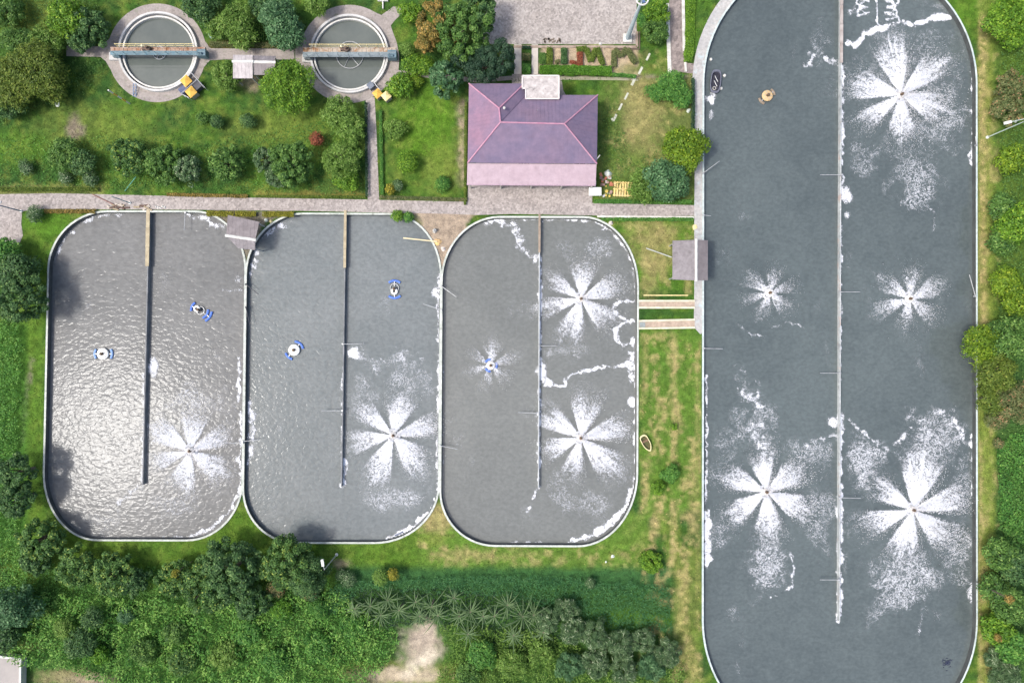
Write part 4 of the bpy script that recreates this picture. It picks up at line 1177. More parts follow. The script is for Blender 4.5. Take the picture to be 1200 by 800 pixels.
o = MB().tube((0, 0, 0.1), W(166, 210) - W(150, 225) + Vector((0, 0, 0.7)), 0.045).build('pipe', mat('green_pipe', (0.12, 0.36, 0.28)), None, W(147, 224))
tag(o, 'thin green pipe leaning into the bushes by the main path', 'pipe')

# ------------------------------------------------------------ lamp posts
def post(px, py, hgt, label, arm_to=None, m=STEEL, r=0.07, head=None, group='lamp posts'):
    c = W(px, py, 0)
    t = thing('lamp_post', label, 'lamp post', c, group=group)
    MB().tube((0, 0, 0), (0, 0, hgt), r, r * 0.7).build('pole', m, t)
    MB().lathe([(0, 0.16), (0.16, 0.12), (0.2, -0.02), (0, -0.02)], n=10).build('base', mat('post_base', (0.7, 0.7, 0.66)), t)
    if arm_to:
        v = W(arm_to[0], arm_to[1], hgt + 0.25) - Vector((c.x, c.y, 0))
        MB().tube((0, 0, hgt - 0.02), v, r * 0.6).build('arm', m, t)
        d = Vector((v.x, v.y, 0)).normalized()
        a = math.atan2(d.y, d.x)
        l = MB().box(v.x - 0.1, v.x + 0.65, v.y - 0.14, v.y + 0.14, hgt + 0.15, hgt + 0.32, a, (v.x, v.y))
        l.build('lamp_head', mat('lamp_head', (0.78, 0.78, 0.74), (0.6, 0.6, 0.6)), t)
    return t
post(394.5, 649.5, 5.2, 'slender lamp post with one arm on the grass below the middle basin', (378.5, 662))
post(1157, 161, 7.5, 'lamp post on the grass of the east bank', (1184, 143), m=mat('pale_green_steel', (0.50, 0.60, 0.54)))
post(25, 247.5, 6.5, 'blue lamp post at the corner of main path and gravel', (-6, 236), m=mat('blue_grey_pole', (0.16, 0.24, 0.33)))
post(152.5, 238, 3.6, 'blue green post at the path edge above the leftmost basin', m=mat('teal_pole', (0.10, 0.30, 0.34)), r=0.06)
c = W(152, 121.5, 0)
t = thing('marker_post', 'orange and white striped post at the apron of the left round tank', 'post', c)
for i in range(5):
    MB().tube((0, 0, i * 0.85), (0, 0, (i + 1) * 0.85), 0.085, n=10).build('band', YELLOW if i in (1, 3) else white_m, t)
# tall mast
c = W(735, 45.5, 0)
t = thing('light_mast', 'tall pale mast with round head frame at the corner of the concrete yard', 'light mast', c)
mm = mat('mast_paint', (0.46, 0.55, 0.57), (0.36, 0.44, 0.48), 0.8, 0.5)
MB().tube((0, 0, 0), (0, 0, 9.3), 0.30, 0.13, 14).build('pole', mm, t)
MB().box(-0.5, 0.5, -0.5, 0.5, -0.05, 0.28).build('footing', kerb_m, t)
hd = MB().torus((0, 0, 9.3), 0.62, 0.09, 24, 6).build('ring_frame', white_m, t)
k = MB()
for a in (20, 80, 140): k.tube((-0.6 * math.cos(R(a)), -0.6 * math.sin(R(a)), 9.3), (0.6 * math.cos(R(a)), 0.6 * math.sin(R(a)), 9.3), 0.04)
k.build('spoke', mm, t)
for a in (50, 170, 290):
    MB().box(-0.16, 0.16, -0.12, 0.12, 9.32, 9.5, R(a)).build('floodlight', mat('floodlight', (0.10, 0.16, 0.30)), t).location = (0.34 * math.cos(R(a)), 0.34 * math.sin(R(a)), 0)

# ------------------------------------------------------------ yellow covered sludge pits
def pit(px, py, rz, label, covers, boxes, rails):
    c = W(px, py, 0)
    t = thing('valve_pit', label, 'valve pit', c, R(rz), 'yellow covered pits')
    for i, (x, y, w_, m) in enumerate(covers):
        MB().box(x - w_, x + w_, y - w_, y + w_, 0.0, 0.95).build('box', mat('pit_wall', (0.40, 0.36, 0.30)), t)
        o = MB().add([(x - w_ - .08, y - w_ - .08, 0.95), (x + w_ + .08, y - w_ - .08, 0.95), (x + w_ + .08, y + w_ + .08, 0.95), (x - w_ - .08, y + w_ + .08, 0.95), (x, y, 1.22)], [(3, 2, 1, 0), (0, 1, 4), (1, 2, 4), (2, 3, 4), (3, 0, 4)]).build('cover', m, t)
    for x, y, w_, m in boxes:
        MB().box(x - w_, x + w_, y - w_, y + w_, 0.0, 0.7).box(x - w_ - .05, x + w_ + .05, y - w_ - .05, y + w_ + .05, 0.7, 0.76).build('tank_box', m, t)
    for a, b_ in rails:
        k = MB().tube((*a, 0.95), (*b_, 0.95), 0.04).tube((*a, 0.5), (*b_, 0.5), 0.03)
        for q in (0, 0.5, 1):
            x, y = a[0] + (b_[0] - a[0]) * q, a[1] + (b_[1] - a[1]) * q
            k.tube((x, y, 0), (x, y, 0.95), 0.035)
        k.build('rail', STEEL, t)
pit(226, 105, 42, 'valve pit with two yellow covers and steel rails at the left round tank', [(0.18, 0.72, 0.44, YELLOW), (-0.25, -0.62, 0.44, YELLOW)],
    [(-0.85, 0.35, 0.34, mat('navy_box', (0.06, 0.08, 0.16), (0.12, 0.14, 0.22))), (0.75, -0.35, 0.42, DARK)], [((-1.2, 0.0), (1.25, 0.0)), ((1.25, -1.3), (1.25, 1.2)), ((-1.2, -0.1), (-0.9, -0.9))])
pit(446, 113, 40, 'valve pit with one orange and one cream cover at the right round tank', [(-0.15, 0.1, 0.38, YELLOW), (0.45, -0.75, 0.38, CREAMY)],
    [(-0.15, 1.45, 0.30, mat('slate_box', (0.10, 0.13, 0.17), (0.2, 0.22, 0.26)))], [((0.35, 0.3), (0.35, 1.2))])
t = thing('ladder', 'small blue ladder lying against the left round tank', 'ladder', W(158, 113, 0))
MB().tube((-0.18, 0, 0.03), (0.1, 1.3, 0.5), 0.04).tube((0.16, -0.05, 0.03), (0.42, 1.25, 0.5), 0.04).build('side_rail', mat('ladder_blue', (0.20, 0.30, 0.46)), t)
for i in range(5):
    a = i / 4
    MB().tube((-0.18 + .28 * a, 1.3 * a, 0.03 + .47 * a), (0.16 + .26 * a, -0.05 + 1.3 * a, 0.03 + .47 * a), 0.03).build('rung', mat('ladder_blue'  , (0.2, 0.3, 0.46)), t)

# ------------------------------------------------------------ boats
def hull(name, label, px, py, rz, L_, Wd, m_in, m_rim, m_out, z=0.0, blunt=False, cat='boat'):
    t = thing(name, label, cat, W(px, py, z), R(rz))
    n = 24
    def outline(k, zz, sc=1.0):
        out = []
        for i in range(n):
            a = 2 * math.pi * i / n
            x, y = math.cos(a), math.sin(a)
            if blunt: x = np.sign(x) * abs(x) ** 0.75; y = np.sign(y) * abs(y) ** 0.6
            else:
                wv = (1 - max(0, x) ** 2 * 0.6); y = np.sign(y) * abs(y) ** 0.7 * wv
                x = np.sign(x) * abs(x) ** (0.9 if x > 0 else 0.45)
            out.append((x * L_ / 2 * sc, y * Wd / 2 * sc, zz))
        return out
    b = MB()
    rings = [outline(0, 0.0, 0.72), outline(0, 0.22, 0.95), outline(0, 0.42, 1.0), outline(0, 0.42, 0.84), outline(0, 0.12, 0.68)]
    vs = sum(rings, [])
    fs = [(q * n + i, q * n + (i + 1) % n, (q + 1) * n + (i + 1) % n, (q + 1) * n + i) for q in range(2) for i in range(n)] + [tuple(range(n - 1, -1, -1))]
    b.add(sum(rings[:3], []), fs)
    b.build('hull', m_out, t)
    b = MB().add(sum(rings[3:], []), [(i, (i + 1) % n, n + (i + 1) % n, n + i) for i in range(n)] + [tuple(range(n, 2 * n))])
    b.build('inner_hull', m_in, t)
    b = MB(); r2 = outline(0, 0.42, 1.02) + outline(0, 0.47, 1.0) + outline(0, 0.47, 0.84) + outline(0, 0.42, 0.82)
    b.add(r2, [(q * n + i, q * n + (i + 1) % n, ((q + 1) % 4) * n + (i + 1) % n, ((q + 1) % 4) * n + i) for q in range(4) for i in range(n)])
    b.build('gunwale', m_rim, t)
    return t
t = hull('rowing_boat', 'small cream edged rowing boat on the grass east of the basin', 756.5, 518.5, -62, 2.1, 0.95, mat('boat_inside', (0.12, 0.09, 0.05), (0.07, 0.10, 0.03), 4), mat('boat_cream', (0.72, 0.66, 0.38), (0.6, 0.55, 0.3)), mat('boat_outside', (0.45, 0.42, 0.25)))
MB().box(-0.35, -0.15, -0.36, 0.36, 0.28, 0.33).build('thwart', mat('thwart', (0.22, 0.14, 0.09)), t)
t = hull('raft', 'black inflatable raft moored at the west rim of the long basin', 837.5, 97, 84, 2.75, 1.25, mat('raft_floor', (0.02, 0.022, 0.035), (0.05, 0.05, 0.07), 4), mat('raft_tube', (0.15, 0.16, 0.20), (0.10, 0.105, 0.14), 3, 0.4), mat('raft_side', (0.07, 0.075, 0.10)), z=WZ - 0.05, blunt=True, cat='raft')
MB().tube((-0.55, -0.25, 0.32), (0.1, 0.18, 0.36), 0.04).tube((0.0, -0.3, 0.32), (0.65, 0.15, 0.36), 0.04).build('paddle', STEEL, t)
MB().torus((-0.75, 0.02, 0.22), 0.18, 0.05, 14, 6).build('rope_coil', mat('rope', (0.45, 0.44, 0.42)), t)
for i, (x, y) in enumerate(((833, 70), (849, 89), (845, 104))):
    o = MB().lathe([(0, 0.24), (0.14, 0.18), (0.19, 0.05), (0.12, -0.1), (0, -0.12)], n=12).build('buoy', white_m, None, W(x, y, WZ), True)
    tag(o, ('white buoy by the rim a little above the black raft', 'white buoy just east of the black raft', 'white buoy touching the lower east side of the raft')[i], 'buoy', 'white buoys round the raft')
for x, y, lab in ((1110, 776, 'dark weed tangle floating in the south east of the long basin'),):
    c = W(x, y, WZ)
    b = MB()
    for i in range(46):
        a, r_ = random.uniform(0, 6.28), abs(random.gauss(0, 0.33))
        b.tube((r_ * math.cos(a), r_ * math.sin(a), 0.0), (r_ * math.cos(a) + random.uniform(-.3, .3), r_ * math.sin(a) + random.uniform(-.3, .3), 0.05), 0.035, n=4)
    tag(b.build('floating_weed', mat('navy_weed', (0.02, 0.03, 0.07), (0.05, 0.06, 0.09)), None, c), lab, 'weed')
o = MB().box(-0.5, 0.5, -0.09, 0.09, -0.05, 0.12, R(25)).build('plank', mat('slate_plank', (0.16, 0.19, 0.26)), None, W(467.5, 625, WZ + 0.08))
tag(o, 'grey blue plank caught in foam at the south rim of the middle basin', 'plank')

# ------------------------------------------------------------ things lying about
def boards(px, py, rz, w_, l_, n, m, label, gap=0.05, z=0.12, axis=0, cat='pallet', name='pallet'):
    t = thing(name, label, cat, W(px, py, 0), R(rz))
    for i in range(n):
        y = -w_ / 2 + w_ * (i + 0.5) / n
        MB().box(y - w_ / n / 2 + gap / 2, y + w_ / n / 2 - gap / 2, -l_ / 2, l_ / 2, z, z + 0.03 + 0.012 * (i % 2)).build('board', m, t)
    for k in (-1, 0, 1):
        MB().box(-w_ / 2, w_ / 2, k * l_ * 0.42 - 0.05, k * l_ * 0.42 + 0.05, 0.0, z - 0.002).build('bearer', m, t)
    return t
boards(729.5, 222, -3, 2.2, 1.75, 7, mat('yellow_boards', (0.78, 0.56, 0.20), (0.66, 0.50, 0.26), 1.5), 'row of yellow boards laid out beside the house yard', 0.10)
t = thing('table', 'white rectangular table top standing at the south east corner of the house', 'table', W(696.5, 226, 0))
MB().box(-0.72, 0.72, -0.48, 0.48, 0.70, 0.76).build('table_top', mat('white_sheet', (0.86, 0.87, 0.85), (0.78, 0.80, 0.78), 2, 0.5), t)
for a in (-1, 1):
    for b_ in (-1, 1): MB().box(a * 0.62 - .03, a * 0.62 + .03, b_ * 0.4 - .03, b_ * 0.4 + .03, 0, 0.70).build('leg', STEEL, t)
o = MB().tube((0, 0, 0.75), (0.05, 0.55, 1.1), 0.09).box(-0.3, 0.15, 0.15, 0.6, 0.8, 0.83).build('water_pipe', white_m, None, W(696, 220, 0))
tag(o, 'white pipe piece leaning between the house and the white table', 'pipe')
def crumple(px, py, r, label, m, name='tarp', cat='tarp', hh=0.5):
    rs = random.Random(int(px * 7 + py))
    b = MB(); n = 9
    top = [(r * 0.25 * math.cos(a), r * 0.25 * math.sin(a), hh * rs.uniform(.8, 1.1)) for a in np.linspace(0, 6.28, n + 1)[:-1]]
    mid = [(r * rs.uniform(.5, .8) * math.cos(a), r * rs.uniform(.5, .8) * math.sin(a), hh * rs.uniform(.3, .8)) for a in np.linspace(0, 6.28, n + 1)[:-1]]
    lo = [(r * rs.uniform(.75, 1.2) * math.cos(a), r * rs.uniform(.75, 1.2) * math.sin(a), -0.01) for a in np.linspace(0, 6.28, n + 1)[:-1]]
    b.add(top + mid + lo, [tuple(range(n))] + [(q * n + i, q * n + (i + 1) % n, (q + 1) * n + (i + 1) % n, (q + 1) * n + i) for q in (0, 1) for i in range(n)])
    return tag(b.build(name, m, None, W(px, py, 0)), label, cat)
WT = mat('white_plastic', (0.80, 0.84, 0.78), (0.65, 0.72, 0.64), 2, 0.5)
crumple(712.5, 203.5, 0.45, 'white crumpled sheet on the lawn just right of the house', WT)
crumple(509.5, 270.5, 0.28, 'white pointed bundle on bare earth between two basins', white_m, 'bundle', 'bundle', 0.8)
crumple(513, 283.5, 0.42, 'yellow rag pile on bare earth at the basin corner', mat('yellow_rag', (0.74, 0.50, 0.20), (0.6, 0.42, 0.22)), 'rag_pile', 'rags', 0.25)
crumple(519.5, 291.5, 0.3, 'pale stones heaped where the two basin rims meet', mat('pale_stone', (0.66, 0.6, 0.55), (0.5, 0.45, 0.4), 5), 'stone_pile', 'stones', 0.25)
crumple(312, 258, 0.26, 'white sack behind the crooked shed', WT, 'sack', 'sack', 0.4); crumple(318, 260, 0.22, 'cream sack to the right of the white sack', CREAMY, 'sack', 'sack', 0.3)
crumple(288, 290, 0.25, 'pale sack in the wedge below the crooked shed', WT, 'sack', 'sack', 0.3)
crumple(1190, 142, 0.25, 'white scrap by the lamp post of the east bank', WT, 'scrap', 'scrap', 0.2)
crumple(248.5, 43.5, 0.22, 'pale green barrel shaped scrap beside the left round tank', mat('mint', (0.55, 0.75, 0.65)), 'scrap', 'scrap', 0.9)
crumple(67, 122.5, 0.32, 'white scrap lying in the upper left lawn', WT, 'scrap', 'scrap', 0.1)
crumple(718, 651.5, 0.22, 'white lump of litter in the straw below the brown basin', WT, 'litter', 'litter', 0.2)
crumple(710, 658, 0.13, 'tiny white litter left of the white lump', WT, 'litter', 'litter', 0.15)
crumple(716, 261, 0.30, 'pale stone on the lawn just east of the brown basin rim', mat('pale_stone', (0.6, 0.6, 0.5)), 'stone', 'stone', 0.3)
crumple(814.5, 266, 0.35, 'beige slab scrap at the walkway north of the gabled shed', CREAMY, 'scrap', 'scrap', 0.15)
crumple(806.5, 130, 0.25, 'white box in the shrubs beside the walkway', WT, 'box', 'box', 0.5)
cols = [(0.55, 0.2, 0.12), (0.66, 0.5, 0.12), (0.6, 0.6, 0.62), (0.3, 0.2, 0.16), (0.7, 0.66, 0.6), (0.45, 0.3, 0.25)]
for i in range(26):
    x, y = random.uniform(702, 717), random.uniform(205, 231)
    if x < 705 and y > 218: x += 5
    s = random.uniform(0.10, 0.24)
    m = mat('clutter_%s' % 'abcdef'[i % 6], cols[i % 6], tuple(v * 0.6 for v in cols[i % 6]), 4)
    b = MB().lathe([(0, s * 1.5), (s * 0.9, s * 1.5), (s * 0.65, 0), (0, 0)], n=8) if i % 2 else MB().box(-s, s, -s * 0.6, s * 0.6, 0, s, random.uniform(0, 3))
    tag(b.build('plant_pot' if i % 2 else 'brick_block', m, None, W(x, y, 0)), 'little plant pots heaped right of the house by the yellow boards' if i % 2 else 'small blocks heaped right of the house by the yellow boards', 'pot' if i % 2 else 'block', 'pots right of the house' if i % 2 else 'blocks right of the house')
for i in range(16):
    x, y = random.uniform(128, 175), random.uniform(240.5, 245.5)
    l = random.uniform(0.3, 1.1)
    m = mat('scrap_wood_%s' % 'abc'[i % 3], [(0.14, 0.09, 0.07), (0.36, 0.30, 0.2), (0.55, 0.5, 0.42)][i % 3], [(0.08, 0.05, 0.04), (0.25, 0.2, 0.13), (0.4, 0.35, 0.3)][i % 3], 3)
    tag(MB().box(-l / 2, l / 2, -0.09, 0.09, 0.03 + 0.006 * i, 0.12 + 0.006 * i, random.uniform(-0.6, 0.6)).build('timber_scrap', m, None, W(x, y, 0)), 'dark and pale timber offcuts in the pile along the top rim of the leftmost basin', 'timber', 'timber offcuts at the leftmost basin')
o = MB().tube((0, 0, 0.06), W(134, 240) - W(109, 228) + Vector((0, 0, 0.1)), 0.06).build('pole', mat('brown_pole', (0.26, 0.14, 0.12)), None, W(109, 228)); tag(o, 'brown pole lying across the main path above the leftmost basin', 'pole')
for i in range(5):
    crumple(183 + i * 2.6, 242 + (i % 3), 0.16, 'white broken stones on the path edge above the leftmost basin', white_m, 'white_stone', 'stone', 0.15)['group'] = 'white stones above the leftmost basin'
o = MB().box(-2.0, 2.0, -0.07, 0.07, 0.32, 0.36, R(-6)).build('plank', mat('cream_plank', (0.72, 0.63, 0.40), (0.55, 0.48, 0.30), 2), None, W(493, 281.5, 0)); tag(o, 'long cream plank reaching from the bare earth out over the middle basin', 'plank')
o = MB().box(-0.6, 0.6, -0.14, 0.14, 0.0, 0.3).build('bench', white_m, None, W(449, 1, 0)); tag(o, 'white bench at the top edge of the picture above the right round tank', 'bench')
MB().box(-0.06, 0.06, -1.0, 0.0, 0.0, 0.25).build('bench_leg', white_m, o)
for i in range(24):
    x, y = random.uniform(637, 660), random.uniform(45.5, 50)
    tag(MB().box(-0.12, 0.12, -0.07, 0.07, 0.035, 0.10, random.uniform(0, 3)).build('dead_leaf_clump', mat('dead_leaves', (0.12, 0.10, 0.08), (0.2, 0.16, 0.12)), None, W(x, y, 0)), 'dark leaf litter swept along the south edge of the yard', 'leaf litter', 'leaf litter on the yard')
crumple(703.5, 51.5, 0.22, 'white stone at the south kerb of the yard', white_m, 'white_stone', 'stone', 0.2)
# stepping slabs
sp = [(759.5, 67, 9.0, 2.8), (750.5, 83, 9.5, 3.4), (742.5, 95.5, 10.5, 3.6), (734, 113, 8.5, 2.8), (727, 125.5, 8.5, 2.8), (720.5, 138, 8.5, 3.2)]
for i, (x, y, l, wd) in enumerate(sp):
    lb = ['stepping slab nearest to the east path', 'stepping slab at the corner of the flower bed', 'forked stepping slab where the thin footpath ends', 'stepping slab just below the forked one', 'last stepping slab but one towards the house', 'stepping slab nearest to the house'][i]
    t = thing('stepping_slab', lb, 'stepping slab', W(x, y, 0), R(64), 'pale stepping slabs in the lawn')
    MB().box(-l * .05, l * .05, -wd * .042, wd * .042, -0.05, 0.05).build('slab', mat('pale_slab', (0.54, 0.55, 0.47), (0.38, 0.40, 0.31), 1.5), t)
    if i in (2, 5):
        MB().box(-0.2, 0.2, -0.13, 0.13, -0.05, 0.052, R(50)).build('slab', MATS['pale_slab'], t, ((0.4, 0.25, 0) if i == 2 else (-0.35, 0.12, 0)))
for a, b_, lb in (((602.5, 52.5), (611, 87), 'left one of two pale concrete strips through the flower bed'), ((623, 52.5), (630.5, 87), 'right one of two pale concrete strips through the flower bed')):
    slab('concrete_strip', [a, (b_[0], a[1]), b_, (a[0], b_[1])], 0.045, 0.2, mat('pale_concrete', (0.58, 0.54, 0.48), (0.46, 0.42, 0.38), 1.2))

# ------------------------------------------------------------ foliage
PAL = {
 'mid': leaf_mat('leaf_mid', (0.032, 0.090, 0.020), (0.125, 0.250, 0.050), (0.23, 0.37, 0.09)),
 'dark': leaf_mat('leaf_dark', (0.026, 0.072, 0.026), (0.100, 0.205, 0.062), (0.20, 0.32, 0.10)),
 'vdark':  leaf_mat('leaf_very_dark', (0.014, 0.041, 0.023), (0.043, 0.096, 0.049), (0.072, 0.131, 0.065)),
 'bright': leaf_mat('leaf_bright', (0.043, 0.123, 0.012), (0.174, 0.334, 0.029), (0.290, 0.435, 0.043)),
 'light':  leaf_mat('leaf_light',  (0.058, 0.131, 0.017), (0.181, 0.312, 0.058), (0.275, 0.392, 0.102)),
 'olive': leaf_mat('leaf_olive', (0.050, 0.095, 0.015), (0.165, 0.235, 0.035), (0.27, 0.32, 0.06)),
 'yellow': leaf_mat('leaf_yellowgreen', (0.060, 0.130, 0.012), (0.190, 0.310, 0.022), (0.34, 0.44, 0.04)),
 'blue':   leaf_mat('leaf_bluegreen', (0.029, 0.087, 0.036), (0.109, 0.232, 0.094), (0.217, 0.362, 0.174)),
 'grey': leaf_mat('leaf_greygreen', (0.036, 0.088, 0.032), (0.150, 0.245, 0.105), (0.42, 0.50, 0.32)),
 'speck': leaf_mat('leaf_speckled', (0.030, 0.085, 0.022), (0.125, 0.250, 0.060), (0.34, 0.44, 0.09)),
 'orange': leaf_mat('leaf_orange', (0.065, 0.087, 0.022), (0.392, 0.275, 0.072), (0.580, 0.348, 0.102)),
 'redbr': leaf_mat('leaf_redbrown', (0.060, 0.100, 0.030), (0.200, 0.215, 0.085), (0.42, 0.24, 0.13)),
 'red': leaf_mat('leaf_red', (0.13, 0.07, 0.03), (0.38, 0.10, 0.06), (0.50, 0.16, 0.10)),
 'gold': leaf_mat('leaf_gold', (0.09, 0.11, 0.01), (0.34, 0.32, 0.04), (0.52, 0.42, 0.05)),
 'weed': leaf_mat('leaf_weed', (0.034, 0.130, 0.026), (0.125, 0.300, 0.050), (0.24, 0.42, 0.09)),
 'reed':   leaf_mat('leaf_tallgrass', (0.029, 0.116, 0.043), (0.080, 0.217, 0.072), (0.145, 0.304, 0.102)),
 'frond': leaf_mat('leaf_frond', (0.065, 0.125, 0.050), (0.175, 0.260, 0.120), (0.30, 0.38, 0.20)),
 'fresh': leaf_mat('leaf_fresh', (0.045, 0.140, 0.015), (0.125, 0.290, 0.025), (0.22, 0.38, 0.04)),
}
BARK = mat('bark', (0.12, 0.095, 0.07), (0.20, 0.17, 0.14), 6, 0.9)

def leaves(C, Nn, ln, wd, rs, tint, droop=0.25):
    """one folded leaf (two triangles over a midrib) per centre"""
    n = len(C)
    Nn = Nn / np.linalg.norm(Nn, axis=1)[:, None]
    a = rs.normal(size=(n, 3)); T = a - (a * Nn).sum(1)[:, None] * Nn
    T /= np.linalg.norm(T, axis=1)[:, None]
    B = np.cross(Nn, T)
    ln = ln * rs.uniform(0.65, 1.3, n)[:, None]; wd = wd * rs.uniform(0.7, 1.25, n)[:, None]
    p0 = C - T * ln / 2; p2 = C + T * ln / 2 - Nn * ln * droop * 0.5
    p1 = C + B * wd / 2 - Nn * wd * 0.18; p3 = C - B * wd / 2 - Nn * wd * 0.18
    V = np.stack([p0, p1, p2, p3], 1).reshape(-1, 3)
    F = np.arange(n)[:, None, None] * 4 + np.array([(0, 1, 2), (0, 2, 3)])[None]
    return V, F.reshape(-1, 3), np.repeat(np.clip(tint, 0, 1), 4)

STY = {  # lobes, lobe radius, leaf length, leaf width, coverage, upright bias, flatness
 'broad':  (16, 0.36, 0.30, 0.17, 7.0, 0.5, 0.75),
 'rosette': (46, 0.19, 0.30, 0.15, 7.5, 0.35, 0.8),
 'feather': (30, 0.30, 0.34, 0.11, 4.8, 0.8, 0.6),
 'fine':   (24, 0.26, 0.19, 0.12, 6.0, 0.5, 0.85),
 'bush':   (9, 0.48, 0.20, 0.13, 6.0, 0.5, 0.7),
 'spiky':  (22, 0.25, 0.50, 0.07, 5.5, 0.5, 0.6),
}
def crown_arrays(r, h, style, seed):
    K, lr, ln, wd, cov, up, flat = STY[style]
    rs = np.random.default_rng(seed)
    if r < 1.3: ln *= 0.8; wd *= 0.8; K = max(5, K // 3); lr *= 1.35
    K = int(K * (r / 2.6) ** 0.9) + 4 if r > 1.3 else K
    lr = lr * (2.6 / max(r, 1.3)) ** 0.35
    # lobes spread in a squashed ball with an uneven outline
    i = np.arange(K) + 0.5
    zz = 1 - i / K * 1.25; ph = i * 2.399963 + rs.uniform(0, 6)
    d = np.stack([np.sqrt(np.clip(1 - zz * zz, 0, 1)) * np.cos(ph), np.sqrt(np.clip(1 - zz * zz, 0, 1)) * np.sin(ph), zz], 1) + rs.normal(size=(K, 3)) * 0.10
    rad = (1 - lr * 0.75) * rs.uniform(0.80, 1.0, K)
    out = 1 + 0.08 * np.sin(ph * 0 + np.arctan2(d[:, 1], d[:, 0]) * 3 + rs.uniform(0, 6)) + rs.uniform(-0.08, 0.08, K)
    L = d * (rad * out)[:, None]
    L[:, 2] *= flat * h / r
    lrad = lr * rs.uniform(0.75, 1.25, K)
    n = int(np.clip(math.pi * r * r * cov / (ln * wd * 0.62), 60, 11000))
    p = lrad ** 2; k = rs.choice(K, n, p=p / p.sum())
    u = rs.normal(size=(n, 3)); u[:, 2] += up; u /= np.linalg.norm(u, axis=1)[:, None]
    rr = lrad[k] * (rs.uniform(0.35, 1.0, n) ** 0.4) * rs.uniform(0.9, 1.12, n)
    C = (L[k] + u * rr[:, None] * np.array([1, 1, 0.8])) * r
    Nn = u + rs.normal(size=(n, 3)) * 0.45 + np.array([0, 0, 0.35])
    lt = rs.uniform(-0.16, 0.16, K)
    tint = 0.46 + lt[k] * 1.3 + rs.normal(size=n) * 0.25
    tint[rs.random(n) < 0.03] = 1.0
    return (C, Nn, ln, wd, rs, tint), L * r

def plant(px, py, rpx, style, pal, h, label, kind='tree', group=None, squash=None):
    cat = {'tree': 'tree', 'shrub': 'shrub', 'bush': 'bush'}[kind]
    r = rpx * S * ((1.0 if px > 1140 or py < 232 else 1.10) if kind == 'tree' else 0.95)
    if kind == 'tree': h = max(1.6, h * 0.6)
    ch = min(h * 0.62, r * 1.1)
    zc = h - ch * 0.75
    k = (H - (zc + ch * 0.4)) / H
    r *= k
    c = W(px, py, zc + ch * 0.4); c.z = 0
    t = thing(kind if kind != 'tree' else 'leafy_tree', label, cat, c, 0, group)
    seed = int(px * 31 + py * 17) % 99991
    (a, L) = crown_arrays(r, ch, style, seed)
    V, F, T = leaves(*a)
    V[:, 2] += zc
    if squash: V[:, 0] *= squash[0]; V[:, 1] *= squash[1]
    low = V[:, 2] < 0.04
    V[low, 2] = 0.04
    big_mesh('crown', V, F, PAL[pal], t, floats={'tint': T})
    rs = random.Random(seed)
    if kind == 'tree':
        b = MB(); tr = 0.07 + r * 0.045
        top = Vector((rs.uniform(-.2, .2) * r * .3, rs.uniform(-.2, .2) * r * .3, zc * 0.75))
        b.tube((0, 0, -0.1), top, tr * 1.3, tr, 8)
        for q in L[:6]:
            e = Vector((q[0] * 0.8, q[1] * 0.8, zc + q[2] * 0.7))
            b.tube(top, e, tr * 0.6, tr * 0.2, 5)
        b.build('trunk', BARK, t)
    else:
        b = MB()
        for q in L[:4]:
            b.tube((0, 0, -0.02), (q[0] * .6, q[1] * .6, max(0.15, zc + q[2] * 0.4)), 0.035, 0.015, 5)
        b.build('stem', BARK, t)
    return t

